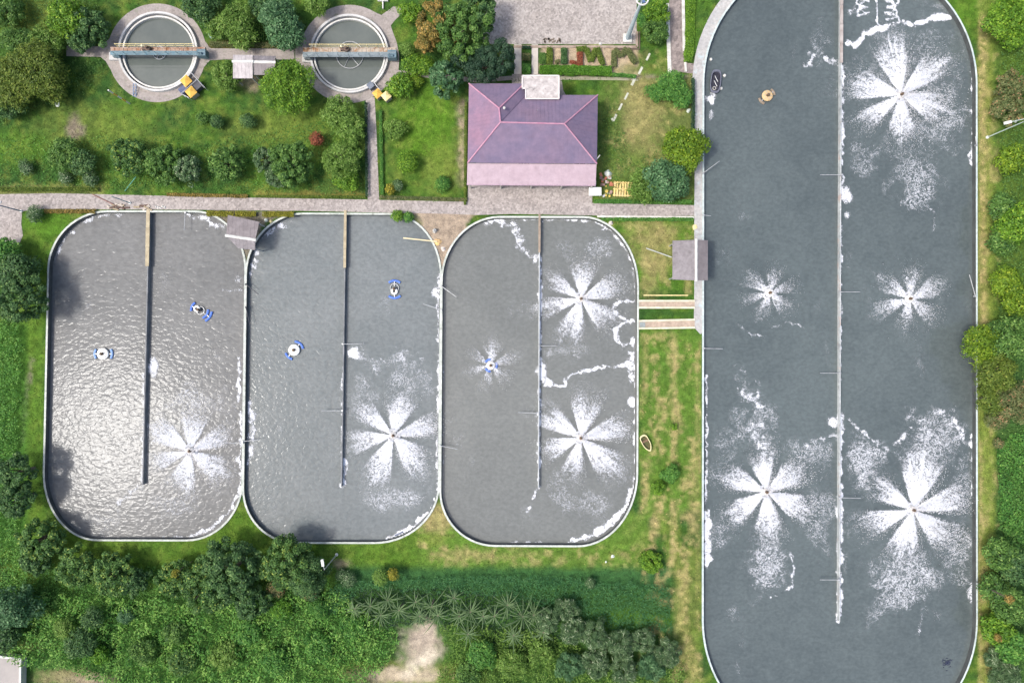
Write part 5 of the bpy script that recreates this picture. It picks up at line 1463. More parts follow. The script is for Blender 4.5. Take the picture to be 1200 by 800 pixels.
G1, G2, G3 = 'trees in the upper left garden', 'row of trees along the south side of the small basins', 'trees on the east bank'
TREES = [
 (6, 92, 34, 'feather', 'olive', 7, 'olive yellow feathery tree cut by the left edge, upper left', 'tree', G1),
 (38, 78, 36, 'feather', 'olive', 7.5, 'largest olive feathery tree, west end of the path to the left round tank', 'tree', G1),
 (58, 100, 20, 'feather', 'olive', 5, 'lower olive tree lobe on the lawn side, beside the path to the left round tank', 'tree', G1),
 (18, 46, 20, 'feather', 'mid', 5, 'mid green tree above the large olive tree', 'tree', G1),
 (50, 50, 20, 'feather', 'light', 5, 'light green feathery tree just north of the large olive one', 'tree', G1),
 (75, 18, 24, 'broad', 'bright', 6.5, 'bright green broadleaf tree at the top left', 'tree', G1),
 (101, 30, 24, 'rosette', 'dark', 5.5, 'dark tree between the bright green one and the left round tank', 'tree', G1),
 (90, 42, 17, 'rosette', 'dark', 4.5, 'small dark tree above the path west of the left round tank', 'tree', G1),
 (3, 120, 22, 'feather', 'dark', 4, 'dark tree at the left edge under the olive trees', 'tree', G1),
 (4, 10, 22, 'fine', 'mid', 4, 'green tree in the very top left corner', 'tree', G1),
 (232, 2, 22, 'broad', 'dark', 6, 'dark tree at the top edge right of the left round tank', 'tree', G1),
 (254, 30, 15, 'feather', 'light', 4.5, 'light green tree beside the pale green barrel', 'tree', G1),
 (274, 22, 23, 'feather', 'light', 6, 'light green tree at the top between the round tanks', 'tree', G1),
 (283, 40, 18, 'feather', 'light', 4.5, 'lower light green tree just above the path between the round tanks', 'tree', G1),
 (322, 12, 24, 'feather', 'blue', 7, 'bluish green tree at the top edge between the round tanks', 'tree', G1),
 (332, 34, 24, 'broad', 'blue', 6.5, 'bluish dark tree touching the apron of the right round tank', 'tree', G1),
 (303, 4, 16, 'broad', 'dark', 5, 'dark tree top left of the bluish pair', 'tree', G1),
 (370, 2, 16, 'feather', 'light', 5, 'light green tree at the top above the right round tank', 'tree', G1),
 (262, 88, 18, 'fine', 'light', 4.5, 'round light green tree left of the pale shed', 'tree', G1),
 (334, 98, 33, 'feather', 'bright', 8, 'big bright green tree between the dark shed and the right round tank', 'tree', G1),
 (396, 128, 20, 'feather', 'light', 4.5, 'loose light green tree under the right round tank', 'tree', G1),
 (410, 148, 20, 'feather', 'light', 4.5, 'loose light green tree left of the vertical side path', 'tree', G1),
 (468, 99, 16, 'broad', 'bright', 4, 'glossy bright tree beside the orange and cream valve pit', 'tree', G1),
 (510, 22, 26, 'rosette', 'orange', 7.5, 'orange brown flowering tree at the top', 'tree', G1),
 (497, 48, 13, 'rosette', 'orange', 5.5, 'lower tip of the orange brown foliage', 'tree', G1),
 (540, 30, 35, 'rosette', 'mid', 9.5, 'big green tree next to the orange brown tree', 'tree', G1),
 (560, 8, 24, 'rosette', 'dark', 8.5, 'dark green tree against the corner of the concrete yard', 'tree', G1),
 (588, 62, 19, 'fine', 'vdark', 8, 'very dark tree at the left end of the flower bed', 'tree', G1),
 (567, 76, 24, 'fine', 'vdark', 7.5, 'very dark round tree over the corner of the purple roof', 'tree', G1),
 (543, 66, 17, 'rosette', 'vdark', 6, 'dark tree between the big green tree and the dark ones', 'tree', G1),
 (521, 90, 22, 'rosette', 'blue', 7, 'dense round green tree north west of the house', 'tree', G1),
 (480, 14, 14, 'fine', 'bright', 3, 'bright green shrubby tree beside the branch path at the top', 'tree', G1),
 (72, 180, 21, 'feather', 'mid', 4.5, 'soft mid green tree in the row above the main path, furthest left', 'tree', G1),
 (93, 189, 17, 'feather', 'dark', 4, 'dark soft tree right of the furthest left tree of the row', 'tree', G1),
 (147, 183, 23, 'rosette', 'speck', 5.5, 'speckled round tree in the row above the main path', 'tree', G1),
 (188, 190, 24, 'rosette', 'mid', 5.5, 'dense green round tree in the middle of the row above the main path', 'tree', G1),
 (217, 198, 18, 'rosette', 'grey', 4.5, 'greyish round tree touching the dense green one', 'tree', G1),
 (263, 191, 21, 'rosette', 'mid', 5, 'solitary round tree above the crooked shed', 'tree', G1),
 (340, 189, 27, 'rosette', 'mid', 6.5, 'largest round tree of the row above the main path', 'tree', G1),
 (308, 186, 15, 'rosette', 'grey', 4, 'grey green tree left of the largest round tree', 'tree', G1),
 (322, 206, 14, 'fine', 'grey', 3, 'low grey tree under the largest round tree', 'tree', G1),
 (399, 186, 24, 'feather', 'light', 4.5, 'light green loose tree between the red bush and the side path', 'tree', G1),
 (404, 208, 16, 'feather', 'bright', 3, 'low bright tree at the crossing of side path and main path', 'tree', G1),
 (806, 172, 27, 'broad', 'yellow', 6, 'yellow green tree leaning over the rim of the long basin', 'tree', None),
 (784, 212, 27, 'broad', 'blue', 6, 'bluish green tree at the corner of main path and walkway', 'tree', None),
 (753, 216, 20, 'feather', 'light', 4.5, 'thin light green tree right of the yellow boards', 'tree', None),
 (792, 163, 14, 'broad', 'yellow', 5, 'small yellow green tree left of the leaning one', 'tree', None),
 (14, 318, 24, 'broad', 'dark', 7, 'dark tree at the left edge beside the shining basin, upper', 'tree', None),
 (20, 350, 27, 'rosette', 'dark', 8, 'dark tree at the left edge beside the shining basin, lower', 'tree', None),
 (2, 296, 18, 'broad', 'weed', 5, 'green tree below the gravel corner', 'tree', None),
 (12, 556, 22, 'rosette', 'dark', 8, 'dark tree at the left edge level with the lower spray', 'tree', None),
 (12, 588, 20, 'rosette', 'dark', 7.5, 'dark tree at the left edge just below its neighbour', 'tree', None),
 (42, 634, 24, 'rosette', 'speck', 6, 'speckled tree off the bottom left curve of the shining basin', 'tree', G2),
 (38, 656, 18, 'rosette', 'dark', 4.5, 'dark low tree under the speckled corner tree', 'tree', G2),
 (86, 668, 23, 'rosette', 'speck', 5.5, 'speckled tree second in the row from the left', 'tree', G2),
 (130, 675, 25, 'rosette', 'speck', 6, 'round speckled tree third in the row with yellow tips', 'tree', G2),
 (152, 682, 17, 'rosette', 'dark', 5, 'dark tree leaning against the third tree of the row', 'tree', G2),
 (202, 680, 21, 'rosette', 'speck', 5.5, 'tree with a yellow side in the row, left of the biggest', 'tree', G2),
 (240, 690, 30, 'rosette', 'speck', 8, 'lower left half of the biggest tree group below the basins', 'tree', G2),
 (268, 668, 34, 'rosette', 'dark', 9, 'biggest tree of the row below the left basins', 'tree', G2),
 (292, 706, 20, 'rosette', 'dark', 6, 'dark tree in the gap between the two biggest trees', 'tree', G2),
 (334, 662, 30, 'rosette', 'speck', 8, 'big tree under the middle basin reflected in its water', 'tree', G2),
 (356, 678, 25, 'fine', 'dark', 7.5, 'dark right half of the tree group by the one armed lamp post', 'tree', G2),
 (10, 712, 26, 'broad', 'blue', 8, 'blue green tree at the left edge near the corner building', 'tree', None),
 (2, 745, 18, 'broad', 'dark', 5, 'dark tree at the left edge just above the corner building', 'tree', None),
 (1188, 14, 28, 'broad', 'bright', 7, 'bright green tree in the top right corner', 'tree', G3),
 (1192, 40, 16, 'broad', 'bright', 5, 'smaller bright green tree under the corner one', 'tree', G3),
 (1190, 100, 20, 'rosette', 'redbr', 5.5, 'reddish brown tree on the east bank', 'tree', G3),
 (1186, 124, 20, 'rosette', 'redbr', 5, 'green brown tree just above the east bank lamp post', 'tree', G3),
 (1191, 186, 17, 'broad', 'yellow', 5, 'yellow green tree below the east bank lamp post', 'tree', G3),
 (1178, 242, 18, 'broad', 'mid', 5, 'green tree on the east bank, upper of the closed group', 'tree', G3),
 (1196, 262, 25, 'broad', 'bright', 7, 'green tree at the right edge in the closed group', 'tree', G3),
 (1180, 282, 18, 'broad', 'mid', 5, 'green tree in the closed group, lower left', 'tree', G3),
 (1184, 330, 21, 'broad', 'yellow', 6, 'light yellow green tree on the east bank', 'tree', G3),
 (1197, 352, 20, 'broad', 'yellow', 6, 'light yellow green tree at the right edge', 'tree', G3),
 (1156, 404, 24, 'feather', 'yellow', 7, 'olive yellow tree hanging over the east rim', 'tree', G3),
 (1188, 396, 28, 'broad', 'mid', 8, 'big green tree behind the overhanging one', 'tree', G3),
 (1172, 436, 26, 'feather', 'olive', 7, 'olive tree under the overhanging one', 'tree', G3),
 (1165, 468, 19, 'feather', 'olive', 5, 'small olive tree close to the rim', 'tree', G3),
 (1192, 470, 26, 'feather', 'redbr', 6, 'brownish tree above the leafy green mat of the east bank', 'tree', G3),
 (1172, 490, 15, 'feather', 'redbr', 4, 'brown twiggy tree at the top of the leafy green mat', 'tree', G3),
 (1176, 650, 21, 'broad', 'mid', 5.5, 'green tree at the lower end of the leafy green mat', 'tree', G3),
 (1196, 668, 22, 'broad', 'dark', 6, 'dark tree at the right edge, lower part', 'tree', G3),
 (1170, 690, 18, 'broad', 'mid', 5, 'green tree close to the straw strip, lower east bank', 'tree', G3),
 (1190, 712, 24, 'broad', 'mid', 6, 'green tree with brown flowers beside it, lower east bank', 'tree', G3),
 (1172, 738, 19, 'broad', 'bright', 5, 'brighter green tree, lower east bank', 'tree', G3),
 (1192, 760, 22, 'broad', 'weed', 5.5, 'fresh green tree near the bottom right corner', 'tree', G3),
 (1168, 772, 13, 'spiky', 'grey', 3, 'grey spiky tree at the bottom right', 'tree', G3),
 (1182, 795, 20, 'spiky', 'grey', 4, 'grey spiky tree in the bottom right corner', 'tree', G3),
]
SHRUBS = [
 (370, 163, 9, 'bush', 'red', 1.8, 'red leaved bush beside the largest round tree'),
 (290, 140, 10, 'bush', 'dark', 1.6, 'dark bush on the lawn between the round tanks'),
 (254, 143, 9, 'bush', 'dark', 1.5, 'dark bush left of its twin on the lawn between the round tanks'),
 (236, 138, 8, 'bush', 'mid', 1.4, 'green bush south of the yellow pit covers'),
 (28, 196, 9, 'bush', 'grey', 1.4, 'grey bush near the left end of the main path'),
 (103, 209, 9, 'bush', 'grey', 1.4, 'pale flowering bush at the main path'),
 (75, 207, 8, 'bush', 'grey', 1.2, 'greyish low bush under the furthest left tree of the row'),
 (38, 250, 10, 'bush', 'grey', 1.5, 'grey bush at the gravel corner'),
 (457, 221, 7, 'bush', 'gold', 1.3, 'golden bush at the crossing of the side path'),
 (466, 217, 7, 'bush', 'grey', 1.2, 'grey bush next to the golden one'),
 (477, 188, 13, 'bush', 'bright', 2, 'glossy bush on the lawn west of the house'),
 (462, 150, 15, 'feather', 'light', 1.6, 'low loose bush on the lawn right of the side path'),
 (520, 215, 10, 'bush', 'weed', 1.0, 'weedy bush left of the lean-to'),
 (788, 100, 20, 'feather', 'weed', 1.8, 'wide low dark green bush east of the stepping slabs'),
 (800, 112, 14, 'feather', 'weed', 1.6, 'wide low bush against the walkway'),
 (768, 108, 12, 'feather', 'weed', 1.3, 'low bush west of the wide one'),
 (770, 14, 19, 'fine', 'bright', 2.4, 'bright scrub bush right of the tall mast, upper'),
 (768, 36, 18, 'fine', 'mid', 2.2, 'green scrub bush right of the tall mast, lower'),
 (753, 22, 10, 'fine', 'weed', 1.6, 'scrub bush directly right of the yard edge'),
 (763, 658, 15, 'fine', 'bright', 0.9, 'round dark bush in the straw south east of the brown basin'),
 (786, 556, 12, 'fine', 'weed', 1.3, 'leafy low bush on the strip below the rowing boat'),
 (772, 572, 9, 'fine', 'bright', 1.0, 'lighter low bush left of the leafy one'),
 (790, 500, 5, 'fine', 'bright', 0.8, 'little bush on the strip level with the rowing boat'),
 (408, 679, 9, 'bush', 'grey', 1.4, 'pale grey bush right of the one armed lamp post'),
 (399, 675, 7, 'bush', 'grey', 1.2, 'small pale grey bush under the lamp post arm'),
 (446, 677, 10, 'bush', 'light', 2.2, 'light bush above the palms'),
 (460, 674, 7, 'bush', 'gold', 2.0, 'yellow bush above the palms'),
 (322, 690, 11, 'bush', 'redbr', 1.8, 'rust coloured bush between the dark trees and the weeds'),
 (362, 696, 12, 'bush', 'redbr', 1.6, 'rust green bush under the dark tree by the lamp post'),
 (692, 684, 7, 'bush', 'grey', 1.3, 'pale bush standing in the tall grass'),
 (204, 672, 5, 'bush', 'gold', 4.6, 'yellow leafed branch in the row left of the biggest tree'),
 (485, 76, 15, 'bush', 'bright', 1.4, 'bright clipped bush beside the footpath, left'),
 (498, 76, 12, 'bush', 'bright', 1.4, 'bright clipped bush beside the footpath, right'),
 (476, 56, 10, 'feather', 'light', 2.0, 'wispy light bush beside the right round tank'),
 (488, 94, 8, 'bush', 'yellow', 1.2, 'yellowish bush south of the footpath'),
 (466, 252.5, 8, 'bush', 'bright', 1.2, 'green bush at the top right curve of the middle basin'),
 (479, 254, 7, 'bush', 'weed', 1.0, 'green bush on the bare earth side of the middle basin'),
 (1172, 520, 7, 'bush', 'redbr', 1.2, 'rusty bush at the upper corner of the leafy mat'),
 (1184, 702, 6, 'bush', 'orange', 5.8, 'orange flower head among the lower east bank trees'),
 (1170, 748, 5, 'bush', 'orange', 3.2, 'small orange flower head near the straw strip'),
 (114, 768, 14, 'fine', 'fresh', 1.8, 'fresh green bush near the corner building'),
 (330, 716, 13, 'feather', 'fresh', 2.0, 'fresh green drooping bush below the second biggest tree'),
 (372, 715, 13, 'feather', 'weed', 1.8, 'green bush right of the drooping one'),
 (72, 738, 14, 'feather', 'light', 2.5, 'drooping yellow green bush in the weeds, lower left'),
 (90, 756, 20, 'feather', 'dark', 3, 'dark drooping bush in the weeds, lower left'),
 (106, 726, 14, 'feather', 'dark', 2.6, 'dark bush left of the weedy middle'),
 (146, 722, 12, 'fine', 'blue', 1.5, 'blue green bush in the weeds under the third tree'),
 (165, 765, 18, 'feather', 'mid', 2.2, 'twiggy green bush in the lower left weeds'),
 (203, 742, 16, 'feather', 'mid', 2.0, 'green bush in the weeds below the yellow sided tree'),
 (210, 778, 18, 'feather', 'speck', 2.4, 'speckled bush at the bottom, left'),
 (262, 770, 20, 'feather', 'light', 1.8, 'yellowish bush at the bottom below the biggest tree'),
 (290, 742, 18, 'feather', 'weed', 1.8, 'soft green bush below the two biggest trees'),
 (320, 776, 20, 'feather', 'weed', 1.8, 'soft green bush at the bottom, left of the bare patch'),
 (372, 760, 20, 'feather', 'weed', 1.6, 'wide soft bush left of the bare patch'),
 (412, 735, 17, 'feather', 'weed', 1.5, 'wide soft bush between the weeds and the palms'),
 (565, 768, 20, 'feather', 'weed', 2.0, 'soft bush right of the bare patch, upper'),
 (548, 792, 18, 'feather', 'mid', 2.0, 'soft bush right of the bare patch, lower'),
 (600, 780, 20, 'feather', 'light', 2.2, 'light bush in the grey shrubs'),
 (634, 766, 17, 'feather', 'light', 2.3, 'light yellowish bush in the grey shrubs'),
 (642, 728, 17, 'spiky', 'grey', 2.6, 'grey shrub next to the last palms'),
 (664, 716, 16, 'spiky', 'grey', 2.4, 'grey shrub bordering the dark tall grass'),
 (672, 742, 19, 'spiky', 'grey', 2.8, 'grey shrub second row, bordering the palms'),
 (698, 746, 19, 'spiky', 'grey', 2.8, 'grey shrub in the middle of the thicket'),
 (728, 756, 20, 'spiky', 'grey', 2.8, 'grey shrub under the bright tip of the tall grass'),
 (756, 752, 17, 'spiky', 'grey', 2.6, 'grey shrub upper right in the thicket'),
 (782, 768, 19, 'spiky', 'grey', 2.8, 'grey shrub nearest to the straw strip'),
 (764, 782, 19, 'spiky', 'blue', 2.6, 'blue grey shrub at the bottom right of the thicket'),
 (732, 786, 19, 'spiky', 'grey', 2.6, 'grey shrub at the bottom of the thicket'),
 (700, 778, 19, 'spiky', 'grey', 2.4, 'grey shrub at the bottom, left part of the thicket'),
 (668, 782, 18, 'spiky', 'blue', 2.2, 'blue grey shrub at the bottom beside the light ones'),
]
for px, py, r, st, pal, h, lb, kd, g in TREES:
    plant(px, py, r, st, pal, h, lb, kd, g)
for px, py, r, st, pal, h, lb in SHRUBS:
    plant(px, py, r, st, pal, h, lb, 'shrub', 'shrubs and bushes')

# clipped beds and hedges: leaves packed along a line
def hedge(pts, wd, h, pal, label, name='hedge', cat='hedge', group=None, ln=0.16, cov=7):
    rs = np.random.default_rng(int(pts[0][0] * 13 + pts[0][1] * 7) % 9999)
    P = [W(*q, h * 0.5) for q in pts]
    o = Vector((P[0].x, P[0].y, 0))
    lens = [(b - a).length for a, b in zip(P[:-1], P[1:])]; tot = sum(lens)
    n = int((tot * wd * S + wd * wd * S * S) * cov / (ln * ln * 0.5)) + 30
    si = rs.choice(len(lens), n, p=np.array(lens) / tot)
    A = np.array([tuple(p) for p in P])[:, :2]
    t = rs.random(n)[:, None]
    q = A[si] * (1 - t) + A[si + 1] * t
    d = A[si + 1] - A[si]; d /= np.linalg.norm(d, axis=1)[:, None]
    off = rs.uniform(-1, 1, n) * wd * S / 2 * (0.82 + 0.3 * vnoise(q[:, 0] * 1.7, q[:, 1] * 1.7, 4))
    q = q + np.stack([-d[:, 1], d[:, 0]], 1) * off[:, None] + d * rs.uniform(-.1, .1, n)[:, None]
    z = h * (0.55 + 0.45 * rs.random(n)) * (0.75 + 0.4 * vnoise(q[:, 0] * 1.4, q[:, 1] * 1.4, 8)) * (1 - 0.35 * (np.abs(off) / (wd * S / 2)) ** 3)
    C = np.stack([q[:, 0] - o.x, q[:, 1] - o.y, z], 1)
    Nn = np.concatenate([rs.normal(size=(n, 2)) * 0.5, np.full((n, 1), 0.9)], 1)
    V, F, T = leaves(C, Nn, ln, ln * 0.65, rs, 0.45 + rs.normal(size=n) * 0.2 + 0.3 * (vnoise(q[:, 0] * 2, q[:, 1] * 2, 2) - 0.5))
    tt = thing(name, label, cat, o, 0, group)
    big_mesh('foliage', V, F, PAL[pal], tt, floats={'tint': T})
    b = MB()
    for k in range(max(2, int(tot / 1.2))):
        a = P[0].lerp(P[-1], k / max(1, int(tot / 1.2) - 1)) - o
        b.tube((a.x, a.y, -0.02), (a.x, a.y, h * 0.5), 0.03, 0.02, 5)
    b.build('stem', BARK, tt)
    return tt
hedge([(633, 82), (716, 83.5)], 12, 0.9, 'fresh', 'long bright green clipped hedge under the flower bed letters')
hedge([(700, 86), (745, 90)], 4, 0.6, 'weed', 'thin dark green end of the clipped hedge')
hedge([(612.5, 81), (621, 81)], 11, 0.9, 'weed', 'square green hedge between the two concrete strips')
hedge([(612.5, 67), (621, 67)], 8, 0.6, 'redbr', 'brown planting between the two concrete strips')
hedge([(612.5, 56), (621, 56)], 3, 0.5, 'vdark', 'narrow dark hedge at the yard edge between the strips')
BD = 'flower bed plantings clipped as letters'
for pts, wd, pal, lb in (
    ([(636, 63), (636, 75)], 8, 'mid', 'green block at the left end of the flower bed'),
    ([(644, 57), (644, 75)], 7.5, 'olive', 'olive upright stroke second from the left in the flower bed'),
    ([(661, 57), (661, 75)], 7.5, 'dark', 'dark green upright stroke standing alone in the flower bed'),
    ([(679.5, 62), (679.5, 77)], 7, 'red', 'red upright stroke in the middle of the flower bed'),
    ([(676, 58), (687, 57.5), (692.5, 72), (698, 57.5)], 6.5, 'olive', 'olive v-shaped planting in the flower bed'),
    ([(700, 57), (706.5, 76)], 6.5, 'olive', 'slanting olive stroke right of the v-shaped planting'),
    ([(719.5, 60), (719.5, 78)], 7, 'redbr', 'red brown upright stroke towards the right end of the flower bed'),
    ([(720, 58), (728, 66), (734, 57)], 6.5, 'redbr', 'curved red brown planting at the right of the flower bed'),
    ([(735, 58), (745, 74)], 7, 'redbr', 'slanting red brown stroke at the right end of the flower bed'),
    ([(668, 73), (675, 74)], 4, 'red', 'small red planting left of the red stroke'),
    ([(651, 73), (655, 72)], 4, 'redbr', 'small brown planting between two upright strokes')):
    hedge(pts, wd, 0.6, pal, lb, 'letter_planting', 'planting', BD, 0.13)
for pts, wd, pal, h, lb in (
    ([(52, 247.5), (112, 247.5)], 5, 'orange', 0.5, 'orange edging plants along the path left of the leftmost basin'),
    ([(242, 250), (274, 251)], 6, 'gold', 0.6, 'yellow edging plants left of the crooked shed'),
    ([(276, 250.5), (300, 251)], 6, 'gold', 0.6, 'yellow edging plants behind the crooked shed'),
    ([(309, 251), (344, 251)], 6.5, 'gold', 0.6, 'yellow edging plants right of the crooked shed'),
    ([(196, 228), (290, 230)], 4, 'orange', 0.5, 'orange edging plants on the north side of the main path'),
    ([(300, 230), (428, 231)], 3, 'olive', 0.4, 'olive edging plants on the north side of the main path'),
    ([(0, 222), (115, 222)], 5, 'olive', 0.5, 'dry olive edging plants at the left end of the main path'),
    ([(446, 231), (547, 234)], 4, 'redbr', 0.5, 'reddish edging plants between side path and house'),
    ([(429, 120), (430, 230)], 3, 'vdark', 0.7, 'dark low hedge along the west side of the side path'),
    ([(446, 130), (448, 228)], 4, 'weed', 0.5, 'green low hedge along the east side of the side path'),
    ([(696, 236), (810, 236.5)], 5, 'weed', 0.6, 'dark green edging along the path right of the house'),
    ([(705, 257), (812, 257)], 4, 'weed', 0.4, 'green edging below the path by the brown basin'),
    ([(810, -5), (808, 55), (806, 72)], 11, 'bright', 0.5, 'bright grass hedge between the east path and the walkway'),
    ([(812, 92), (812, 195)], 4, 'vdark', 1.0, 'dark hedge along the garden side of the walkway'),
    ([(247, 52), (343, 54)], 6, 'redbr', 0.6, 'brown edging plants north of the path between the round tanks'),
    ([(545, 240), (546, 120)], 3, 'olive', 0.5, 'sparse edging along the west wall of the house')):
    hedge(pts, wd, h, pal, lb, 'edging_plants', 'edging plants', 'low plants along the paths', 0.15, 5)

# ------------------------------------------------------------ palms with single fronds
def frond_mesh(L_, seed):
    rs = random.Random(seed)
    vs, fs = [], []
    n = 7
    for i in range(n + 1):
        t = i / n
        x = L_ * (t - 0.08 * t * t); z = 0.55 * L_ * t - 0.62 * L_ * t * t
        wv = 0.052 * (math.sin(math.pi * min(1, t * 0.9 + 0.12))) + 0.008
        vs += [(x, -wv, z - wv * 0.5), (x, 0, z), (x, wv, z - wv * 0.5)]
    for i in range(n):
        a = i * 3
        fs += [(a, a + 1, a + 4, a + 3), (a + 1, a + 2, a + 5, a + 4)]
    me = bpy.data.meshes.new('frond')
    me.from_pydata(vs, [], fs)
    me.materials.append(PAL['frond'])
    at = me.attributes.new('tint', 'FLOAT', 'POINT')
    at.data.foreach_set('value', [0.35 + 0.5 * rs.random() for _ in vs])
    return me
FR = [frond_mesh(1.0, i) for i in range(6)]
palms = [(433, 706, 19), (452, 704, 20), (450, 719, 16), (486, 703, 18), (507, 707, 20), (491, 721, 14), (514, 722, 14), (530, 703, 13), (551, 714, 18), (566, 722, 13), (582, 722, 17), (609, 723, 19), (626, 722, 16), (603, 747, 13), (548, 741, 14), (639, 741, 12), (592, 708, 14), (536, 722, 14), (470, 712, 13), (420, 712, 14)]
for i, (px, py, r) in enumerate(palms):
    c = W(px, py, 1.3); c.z = 0
    where = ['leftmost of the palms', 'upper palm at the left end under the yellow bush', 'lower palm at the left end', 'palm left above the bare patch', 'largest palm above the bare patch', 'palm touching the upper end of the bare patch', 'low palm right of the bare patch tip',
             'small palm against the dark tall grass', 'palm in the middle of the row', 'short palm right of the middle', 'palm right of the middle with long fronds', 'palm third from the right end', 'palm near the grey shrubs', 'low palm hanging into the weeds, right', 'fresh low palm below the middle of the row',
             'rightmost small palm in the grey shrubs', 'upper palm of the right half at the tall grass', 'low palm left of the middle', 'small palm filling the gap of the left half', 'low palm at the far left end of the row'][i]
    t = thing('screw_palm', where + ', with thin spreading fronds', 'palm', c, 0, 'row of thin leaved palms')
    MB().tube((0, 0, -0.05), (0, 0, 1.45), 0.11, 0.08, 8).build('trunk', BARK, t)
    nf = random.randint(13, 22); ps = random.uniform(0.78, 1.25); t.rotation_euler = (random.uniform(-.22, .22), random.uniform(-.22, .22), random.uniform(0, 6.28))
    for k in range(nf):
        o = bpy.data.objects.new('frond', FR[k % 6]); COL.objects.link(o); o.parent = t
        o.location = (0, 0, 1.4)
        s = ps * r * S * random.uniform(0.8, 1.6) * (1 if k % 3 else 0.7)
        o.scale = (s, 0.95, s)
        o.rotation_euler = (random.uniform(-.2, .2), random.uniform(-0.35, 0.25), 2 * math.pi * k / nf + random.uniform(-.2, .2))

# ------------------------------------------------------------ weeds, tall grass, ivy and lawn tufts
def mat_cover(name, label, cat, region, n_per_m2, hfun, ln, wd, pal, seed, nz=0.8, tb=0.45, vary=0.35, exclude=None):
    rs = np.random.default_rng(seed)
    xs = [q[0] for q in region]; ys = [q[1] for q in region]
    area = (max(xs) - min(xs)) * (max(ys) - min(ys)) * S * S
    n = int(area * n_per_m2)
    x = rs.uniform(min(xs), max(xs), n); y = rs.uniform(min(ys), max(ys), n)
    jx = x + (fbm(x / 6, y / 6, 77) - 0.5) * 16; jy = y + (fbm(x / 6, y / 6, 78) - 0.5) * 16
    k = inside(region, jx, jy)
    for e in (exclude or []):
        k &= ~inside(e, jx, jy)
    for hh in HOLES: k &= ~inside(hh, x, y)
    x, y = x[k], y[k]; n = len(x)
    hh = hfun(x, y)
    z = hh * (0.45 + 0.55 * rs.random(n)) + 0.03
    C = np.stack([(x - 600) * S, (400 - y) * S, z], 1)
    g = 3.0
    hx = (hfun(x + g, y) - hfun(x - g, y)) / (2 * g * S); hy = -(hfun(x, y + g) - hfun(x, y - g)) / (2 * g * S)
    Nn = np.stack([-hx * nz, -hy * nz, np.full(n, 1.0)], 1) + rs.normal(size=(n, 3)) * np.array([.55, .55, .2])
    tint = tb + vary * 1.6 * (fbm(x / 10, y / 10, 91) - 0.5) + rs.normal(size=n) * 0.24
    V, F, T = leaves(C, Nn, ln, wd, rs, tint)
    V[:, 2] = np.maximum(V[:, 2], 0.012)
    o = big_mesh(name, V, F, PAL[pal], floats={'tint': T})
    return tag(o, label, cat, None, 'stuff')
hw_ = lambda a, b, sc, sd: (lambda x, y: a + b * fbm(np.asarray(x, float) / sc, np.asarray(y, float) / sc, sd, 4) ** 1.6)
patch = [(470, 738), (492, 726), (508, 722), (524, 745), (520, 770), (508, 815), (455, 815), (430, 790), (462, 780), (466, 758)]
mat_cover('weeds', 'tangled green weeds across the bottom left', 'weeds', [(30, 690), (200, 700), (400, 690), (440, 722), (470, 745), (455, 775), (425, 812), (140, 812), (100, 785), (36, 772), (-12, 762), (-12, 690)], 52, hw_(0.10, 3.4, 14, 41), 0.32, 0.14, 'weed', 51, tb=0.74, exclude=[patch], vary=0.7)
mat_cover('weeds', 'weeds between the bare patch and the grey shrubs', 'weeds', [(515, 728), (640, 735), (700, 770), (798, 775), (800, 815), (520, 815), (512, 780), (528, 760)], 52, hw_(0.15, 2.4, 12, 43), 0.30, 0.11, 'light', 52, exclude=[patch])
mat_cover('tall_grass', 'dark band of tall grass under the lawn bank', 'grass', [(390, 682), (480, 676), (530, 672), (640, 674), (740, 682), (785, 684), (786, 738), (700, 733), (655, 712), (600, 700), (520, 690), (430, 688), (385, 720)], 80, hw_(0.45, 1.1, 12, 45), 0.30, 0.06, 'reed', 53, tb=0.4)
mat_cover('undergrowth', 'undergrowth beneath the palms, leaves coloured very dark as painted shade', 'undergrowth', [(408, 690), (530, 688), (640, 700), (660, 745), (600, 760), (510, 728), (440, 735), (405, 722)], 45, hw_(0.05, 0.4, 9, 48), 0.2, 0.1, 'vdark', 68)  # very dark leaves added below the palms to stand for their shade
mat_cover('weeds', 'bright green creepers down the left edge', 'creepers', [(-12, 375), (24, 370), (30, 420), (24, 470), (22, 540), (26, 620), (44, 700), (-12, 700)], 62, hw_(0.2, 1.6, 11, 47), 0.22, 0.13, 'weed', 54, tb=0.6)
mat_cover('ivy', 'leafy dark green mat on the east bank', 'ground ivy', [(1166, 515), (1212, 500), (1212, 660), (1176, 645), (1168, 600)], 110, hw_(0.25, 0.8, 8, 49), 0.22, 0.15, 'weed', 55, tb=0.42)
mat_cover('undergrowth', 'undergrowth between the east bank trees', 'undergrowth', [(1168, -20), (1212, -20), (1212, 820), (1160, 820), (1166, 640), (1172, 500), (1160, 470), (1166, 380), (1172, 200)], 32, hw_(0.1, 1.4, 12, 50), 0.22, 0.12, 'mid', 56)
mat_cover('undergrowth', 'undergrowth between the upper left trees', 'undergrowth', [(-12, -12), (110, -12), (122, 30), (110, 52), (60, 62), (75, 70), (118, 72), (124, 90), (100, 112), (50, 125), (-12, 150)], 34, hw_(0.05, 0.9, 10, 57), 0.20, 0.10, 'mid', 58)
mat_cover('undergrowth', 'undergrowth around the shed between the round tanks', 'undergrowth', [(215, -12), (350, -12), (345, 40), (320, 50), (252, 48), (235, 30)], 40, hw_(0.05, 1.0, 10, 59), 0.20, 0.10, 'light', 60)
mat_cover('undergrowth', 'low growth under the row of trees below the basins', 'undergrowth', [(30, 655), (120, 662), (230, 662), (300, 670), (380, 665), (395, 700), (30, 705)], 42, hw_(0.05, 1.0, 9, 61), 0.20, 0.11, 'weed', 62, tb=0.5)
